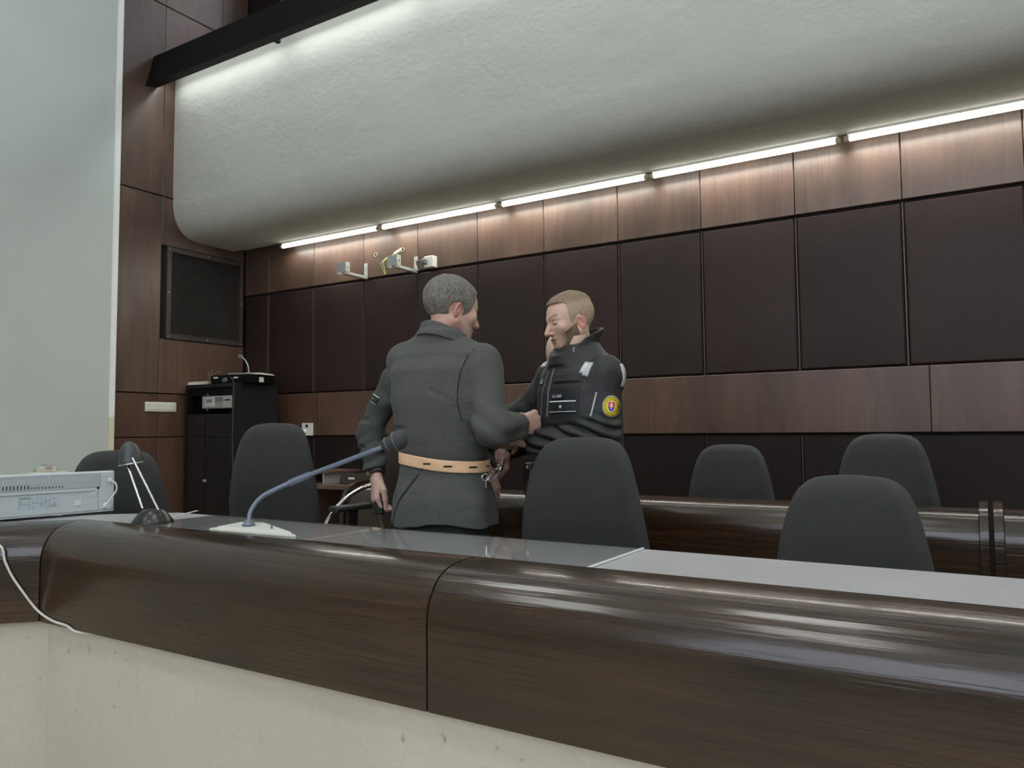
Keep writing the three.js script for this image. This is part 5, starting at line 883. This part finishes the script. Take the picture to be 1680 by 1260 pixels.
// ================================================================ the bald man behind the officer
{
  const sk = [0.50, 0.34, 0.25], rd = [0.55, 0.27, 0.2];
  const g = thing('person', 'balding man mostly hidden behind the bearded officer, bent head and hand showing', 'person', [-1.63, 0, -3.24]);
  const f = norm([-0.55, 0, 0.75]), L = [f[2], 0, -f[0]], yaw = Math.atan2(f[0], f[2]), at = (l, y, z) => [L[0] * l + f[0] * z, y, L[2] * l + f[2] * z];
  const T = trunk([[0.78, 0, 0, 0.17, 0.12], [1.0, 0, 0, 0.165, 0.115], [1.2, 0, 0, 0.17, 0.12], [1.32, 0, 0, 0.16, 0.105], [1.38, 0, 0, 0.10, 0.08], [1.41, 0, 0, 0.07, 0.07]], yaw);
  const shR = at(-0.15, 1.30, 0.0), elR = [-0.20, 1.08, 0.12], wrR = [-0.215, 1.045, 0.30], shL = at(0.15, 1.30, 0), elL = at(0.2, 1.05, 0.05), wrL = at(0.12, 0.98, 0.2);
  const F4 = (x, y, z) => { let d = T(x, y, z); d = smin(d, boneField([[shR, elR, 0.06, 0.05], [elR, wrR, 0.048, 0.04], [shL, elL, 0.06, 0.05], [elL, wrL, 0.048, 0.04]], 0.02)(x, y, z), 0.03); return d + 0.01 * wrinkle(x, y, z, 12, 16); };
  mesh('jacket', nets(F4, [-0.36, 0.76, -0.26], [0.34, 1.44, 0.4], 0.009), M.softshellDark, g);
  const legs = boneField([[at(0.08, 0.84, 0), at(0.1, 0.05, 0), 0.09, 0.06], [at(-0.08, 0.84, 0), at(-0.1, 0.05, 0), 0.09, 0.06]], 0.02);
  mesh('trousers', nets((x, y, z) => Math.max(smin(legs(x, y, z), Math.max(T(x, Math.max(y, 0.8), z) + 0.02, y - 0.92, 0.74 - y), 0.04), 0.04 - y), [-0.3, 0, -0.3], [0.3, 0.96, 0.3], 0.014), M.trouser, g);
  shoes(g, [at(0.1, 0, 0), at(-0.1, 0, 0)], f);
  const head = makeHead([-0.050, 1.482, 0.06], [0.30, -0.62, 0.72], 1.0, 0.1, { skin: sk, red: rd, brow: [0.12, 0.09, 0.06], hairThick: p => 0.003, hairRegion: p => Math.min(p[1] + 0.05 - Math.max(0, p[2]) * 1.5, 0.045 - p[1], 0.02 - p[2]), hairColour: (p, n) => mul([0.12, 0.09, 0.06], 0.7 + 0.6 * n) });
  const hR = handBones(add3(wrR, [0.0, -0.005, 0.02]), norm([-0.15, -0.35, 0.85]), [-0.3, -0.7, -0.4], 1, [0.5, 0.7, 0.4], { scale: 1.1 });
  const bones = boneField([[[0, 1.0, 0], [0, 1.28, 0], 0.09, 0.09], [[0, 1.30, 0], [-0.05, 1.47, 0.03], 0.06, 0.05], [shR, elR, 0.045, 0.04], [elR, wrR, 0.036, 0.028], [shL, elL, 0.045, 0.04], [elL, wrL, 0.036, 0.028], [shR, shL, 0.04, 0.04], [at(0.08, 0.9, 0), at(0.1, 0.06, 0), 0.07, 0.04], [at(-0.08, 0.9, 0), at(-0.1, 0.06, 0), 0.07, 0.04]], 0.03);
  mesh('body', mergeSkin([nets(bones, [-0.36, 0.02, -0.26], [0.34, 1.52, 0.4], 0.014, () => sk), head.g, handSkin(hR, [0.42, 0.22, 0.17], rd)]), M.skin, g);
  mesh('hair', head.hg, M.hairGrey, g);
}
// ================================================================ restraint chain from the belt
{
  const g = thing('restraint_chain', 'thin steel chain with long links hanging between the belt and the cuffs', 'chain', [-1.70, 0.93, -2.55]);
  const link = (() => { const s = [], a = 0.0105, b = 0.0045; for (let k = 0; k < 20; k++) { const t = k / 20 * Math.PI * 2; s.push([Math.sign(Math.cos(t)) * Math.max(0, a - b) + b * Math.cos(t), b * Math.sin(t), 0]); } return tube(s, 0.0014, 32, 5, true); })();
  const run = (pts, n, k0) => { const c = new THREE.CatmullRomCurve3(pts.map(p => V(...p))); for (let i = 0; i < n; i++) { const t = (i + 0.5) / n, p = c.getPointAt(t), d = c.getTangentAt(t); const m = mesh('link', link, M.chrome, g); m.position.copy(p); m.quaternion.setFromUnitVectors(V(1, 0, 0), d).multiply(new THREE.Quaternion().setFromAxisAngle(V(1, 0, 0), (i % 2) * 1.4 + k0)); } };
  run([[0.028, 0.022, 0.035], [0.04, 0.055, 0.0], [0.05, 0.09, -0.04], [0.048, 0.15, -0.09], [0.05, 0.20, -0.12]], 12, 0.3);
  run([[0.032, 0.012, 0.03], [0.05, 0.04, -0.01], [0.055, 0.085, -0.03], [0.045, 0.10, -0.05], [0.038, 0.06, -0.02]], 8, 0.8);
  mesh('ring', new THREE.TorusGeometry(0.014, 0.0028, 8, 20).rotateY(1.0).translate(0.024, 0.03, 0.04), M.chrome, g);
  mesh('clip', rb(0.026, 0.005, 0.042, 0.012, 0.035, 0.008, 0.003).rotateZ(0), M.chrome, g);
}

// ---------------------------------------------------------------- things on the front bench
{
  const g = thing('conference_microphone', 'grey blue gooseneck microphone with foam head on a cream base plate on the bench', 'microphone', [-2.2, 0.8085, -1.78]);
  const s = new THREE.Shape([[-0.075, 0.065], [-0.115, -0.085], [-0.02, -0.125], [0.315, 0.045]].map(p => new THREE.Vector2(p[0], -p[1])));
  const plate = d => { const e = new THREE.ExtrudeGeometry(s, { depth: d, bevelEnabled: true, bevelSize: 0.003, bevelThickness: 0.003, bevelSegments: 3 }); e.rotateX(-Math.PI / 2); return e; };
  mesh('base_plate', plate(0.002).translate(0, 0.003, 0), M.creamPlastic, g);
  mesh('base_panel', plate(0.002).scale(0.86, 1, 0.80).translate(0.006, 0.0085, -0.006), M.whitePlastic, g);
  mesh('switch', bar([0.16, 0.014, 0.005], [0.16, 0.026, 0.005], 0.004, 0.003, 8), M.greyPlastic, g);
  const o = [0.01, 0, -0.02], at = (x, y, z) => [x - g.position.x, y - g.position.y, z - g.position.z];
  mesh('collar', lathe([[0, 0], [0.022, 0], [0.022, 0.006], [0.012, 0.013], [0.010, 0.02], [0, 0.02]], 20).translate(...at(-2.173, 0.823, -1.79)), M.blueGrey, g);
  mesh('gooseneck', tube([at(-2.173, 0.828, -1.79), at(-2.190, 0.868, -1.812), at(-2.185, 0.912, -1.85), at(-2.152, 0.943, -1.895), at(-2.112, 0.967, -1.935), at(-2.098, 0.972, -1.945)], 0.0082, 40, 10), M.blueGrey, g);
  mesh('sleeve', bar(at(-2.125, 0.961, -1.925), at(-2.055, 0.992, -1.962), 0.0115, 0.0115, 14), M.blueGrey, g);
  mesh('stem', bar(at(-2.075, 0.984, -1.952), at(-1.785, 1.092, -2.055), 0.0085, 0.0085, 12), M.blueGrey, g);
  const hd = V(0.29, 0.108, -0.103).normalize(), hp = at(-1.752, 1.108, -2.067);
  const foam = lathe([[0, -0.052], [0.020, -0.050], [0.0245, -0.03], [0.030, -0.008], [0.034, 0.004], [0.0335, 0.016], [0.029, 0.028], [0.019, 0.037], [0.008, 0.0405], [0, 0.041]], 28); foam.applyQuaternion(new THREE.Quaternion().setFromUnitVectors(V(0, 1, 0), hd)); foam.translate(...hp);
  mesh('microphone_head', foam, std({ color: lin(0.045, 0.048, 0.05), roughness: 0.8 }), g);
  const ring = new THREE.TorusGeometry(0.0335, 0.0018, 8, 32); ring.applyQuaternion(new THREE.Quaternion().setFromUnitVectors(V(0, 0, 1), hd)); ring.translate(hp[0], hp[1], hp[2]); mesh('head_ring', ring, std({ color: lin(0.16, 0.165, 0.17), roughness: 0.5 }), g);
  const r2 = new THREE.TorusGeometry(0.024, 0.002, 8, 28); r2.applyQuaternion(new THREE.Quaternion().setFromUnitVectors(V(0, 0, 1), hd)); r2.translate(hp[0] - hd.x * 0.034, hp[1] - hd.y * 0.034, hp[2] - hd.z * 0.034); mesh('head_ring', r2, std({ color: lin(0.16, 0.165, 0.17), roughness: 0.5 }), g);
}
{
  const g = thing('desk_lamp', 'small black desk lamp with two thin silver rods on the bench', 'lamp', [-2.70, 0.8035, -1.78]);
  const L = 0.8;
  mesh('base', lathe([[0, 0], [0.074, 0], [0.075, 0.006], [0.066, 0.018], [0.052, 0.036], [0.036, 0.048], [0.016, 0.054], [0, 0.055]], 30), std({ color: lin(0.012, 0.012, 0.013), roughness: 0.3 }), g);
  for (const s of [[-0.052, 0], [0.052, 0.004]]) { const x = s[0]; mesh('rod', bar([x, 0.03, 0], [x > 0 ? -0.125 : -0.172, 0.250, 0.012], 0.0042, 0.0042, 8), M.chrome, g); mesh('rod_socket', bar([x, 0.026, 0], [x - 0.012, 0.052, 0], 0.009, 0.006, 10), M.blackPlastic, g); }
  // shade: a small pointed bell
  const prof = [[0.0, 0.082], [0.012, 0.080], [0.030, 0.068], [0.044, 0.048], [0.052, 0.026], [0.057, 0.0], [0.059, -0.012], [0.056, -0.012], [0.053, 0.002], [0.047, 0.03], [0.036, 0.054], [0.02, 0.068], [0, 0.072]];
  const pose = q => q.scale(0.78, 0.95, 0.78).rotateZ(0.12).rotateX(0.12).translate(-0.155, 0.232, -0.005);
  mesh('lamp_shade', pose(lathe(prof, 32)), std({ color: lin(0.055, 0.06, 0.063), roughness: 0.42, metalness: 0.3 }), g);
  mesh('shade_rim', pose(new THREE.TorusGeometry(0.058, 0.0026, 8, 36).rotateX(Math.PI / 2).translate(0, -0.012, 0)), M.chrome, g);
  mesh('bulb_holder', bar([-0.155, 0.228, -0.005], [-0.155, 0.262, -0.005], 0.02, 0.014, 12), M.greyPlastic, g);
}
{
  // grey printer seen from behind; local x along its back, +z towards the public
  const g = thing('printer', 'pale grey printer with vent slots and white cable, its back turned to the room', 'printer', [-3.385, 0.8165, -1.70], 0);
  g.rotation.y = Math.atan2(0.115, 0.30) + Math.PI / 2 - 0.52; 
  const W = 0.50, H = 0.165, D = 0.30;
  { const s = new THREE.Shape([[D / 2, 0], [D / 2, H - 0.004], [D / 2 - 0.006, H], [D / 2 - 0.03, H - 0.004], [-D / 2, 0.085], [-D / 2, 0]].map(p => new THREE.Vector2(p[0], p[1]))); const e = new THREE.ExtrudeGeometry(s, { depth: W - 0.006, bevelEnabled: true, bevelSize: 0.003, bevelThickness: 0.003, bevelSegments: 2 }); e.rotateY(-Math.PI / 2).translate(W / 2 - 0.003, 0, 0); mesh('case', e, M.printer, g); }
  const z = D / 2;
  mesh('upper_cover', rb(-0.01, H - 0.034, z + 0.002, W - 0.09, 0.06, 0.006, 0.002), M.printerDark, g);
  mesh('rear_door', rb(-0.01, 0.048, z + 0.003, W - 0.11, 0.088, 0.008, 0.003), M.printer, g);
  mesh('door_ridge', rb(-0.01, 0.090, z + 0.009, W - 0.14, 0.006, 0.006, 0.0025), M.printer, g);
  const slot = rbox(0.0035, 0.017, 0.003, 0.001, 1), slotS = rbox(0.0035, 0.007, 0.003, 0.001, 1);
  for (let k = 0; k < 8; k++) { const m = mesh('vent_slot', slot, M.hole, g); m.position.set(-0.165 + k * 0.0125, H - 0.050, z + 0.005); }
  for (let k = 0; k < 10; k++) { const m = mesh('vent_slot', slotS, M.hole, g); m.position.set(-0.065 + k * 0.0125, H - 0.054, z + 0.005); }
  const rib = rbox(0.004, 0.022, 0.003, 0.001, 1); for (let k = 0; k < 26; k++) { const m = mesh('vent_rib', rib, M.printer, g); m.position.set(-0.165 + k * 0.0125, H - 0.028, z + 0.0045); }
  for (const x of [-0.205, 0.185]) mesh('screw_hole', bar([x, 0.098, z], [x, 0.098, z + 0.005], 0.005, 0.005, 10), M.hole, g);
  const lt = canvasTex(256, 96, (x, w, h) => { x.fillStyle = '#b4bfc2'; x.fillRect(0, 0, w, h); x.fillStyle = '#59666b'; x.fillRect(10, 8, 70, 6); let q = 5; for (let r = 0; r < 7; r++) for (let c = 0; c < 9; c++) { q = (q * 31 + 17) % 97; if (q > 30) x.fillRect(8 + c * 26, 20 + r * 10, 8 + q % 14, 3); } x.strokeStyle = '#59666b'; x.lineWidth = 3; for (const cx of [190, 215, 236]) { x.beginPath(); x.arc(cx, 78, 7, 0, 5); x.stroke(); } });
  mesh('type_label', new THREE.PlaneGeometry(0.15, 0.052).translate(-0.04, 0.052, z + 0.0076), print(lt), g);
  mesh('latch', rb(0.105, 0.04, z + 0.007, 0.028, 0.024, 0.006, 0.003), M.whitePlastic, g);
  for (const [x, y] of [[-0.2, 0.06], [0.165, 0.075]]) mesh('hinge_tab', rb(x, y, z + 0.007, 0.03, 0.02, 0.004, 0.002), M.printer, g);
  mesh('socket_recess', rb(0.225, H - 0.035, z + 0.001, 0.022, 0.03, 0.004, 0.001), M.hole, g); mesh('socket_recess', rb(0.215, 0.022, z + 0.001, 0.032, 0.04, 0.004, 0.001), M.hole, g);
  mesh('plug', rb(0.228, H - 0.036, z + 0.01, 0.014, 0.02, 0.02, 0.003), M.whitePlastic, g); mesh('plug', bar([0.215, 0.022, z], [0.215, 0.022, z + 0.03], 0.014, 0.012, 14), M.whitePlastic, g);
  mesh('data_cable', tube([[0.228, H - 0.036, z + 0.02], [0.24, H - 0.05, z + 0.04], [0.243, 0.09, z + 0.045], [0.22, 0.05, z + 0.04], [0.19, 0.018, z + 0.05], [0.17, 0.016, z + 0.055]], 0.0035, 40, 8), M.cable, g);
}
{
  const g = thing('cable_box', 'cream stepped plastic cable box with grey plug, low on the white wall', 'cable box', [XL + 0.03, 0.79, -3.17]);
  mesh('case', rb(0.03, 0.03, 0, 0.06, 0.07, 0.27, 0.008, 3), M.creamPlastic, g); mesh('upper_case', rb(0.03, 0.085, 0.01, 0.055, 0.045, 0.13, 0.008, 3), M.creamPlastic, g); mesh('plug', rb(0.045, 0.115, 0.01, 0.05, 0.045, 0.045, 0.004), M.galv, g);
}
{
  const g = thing('white_cable', 'thin white cable hanging over the rounded corner of the bench', 'cable', [-2.95, 0.49, -1.40]);
  const P = [[-3.46, 0.823, -1.42], [-3.33, 0.826, -1.25], [-3.20, 0.822, -1.16], [-3.12, 0.80, -1.19]].concat([[-2.961, 0.754, -1.372], [-2.949, 0.7, -1.384], [-2.932, 0.646, -1.401], [-2.908, 0.592, -1.425], [-2.875, 0.526, -1.458], [-2.78, 0.499, -1.461], [-2.683, 0.492, -1.461]], [[-2.64, 0.478, -1.466], [-2.58, 0.474, -1.49]]);
  mesh('cable', tube(P.map(p => [p[0] + 2.95, p[1] - 0.49, p[2] + 1.40]), 0.0042, 80, 8), M.cable, g);
}
sheetStack('two white slips of paper on the worktop behind the desk lamp', [-2.99, 0.8035, -1.99], 0.6, 2, 0.1, 0.03, [M.paper], 0.002);
shade(scene);
renderer.render(scene, camera);
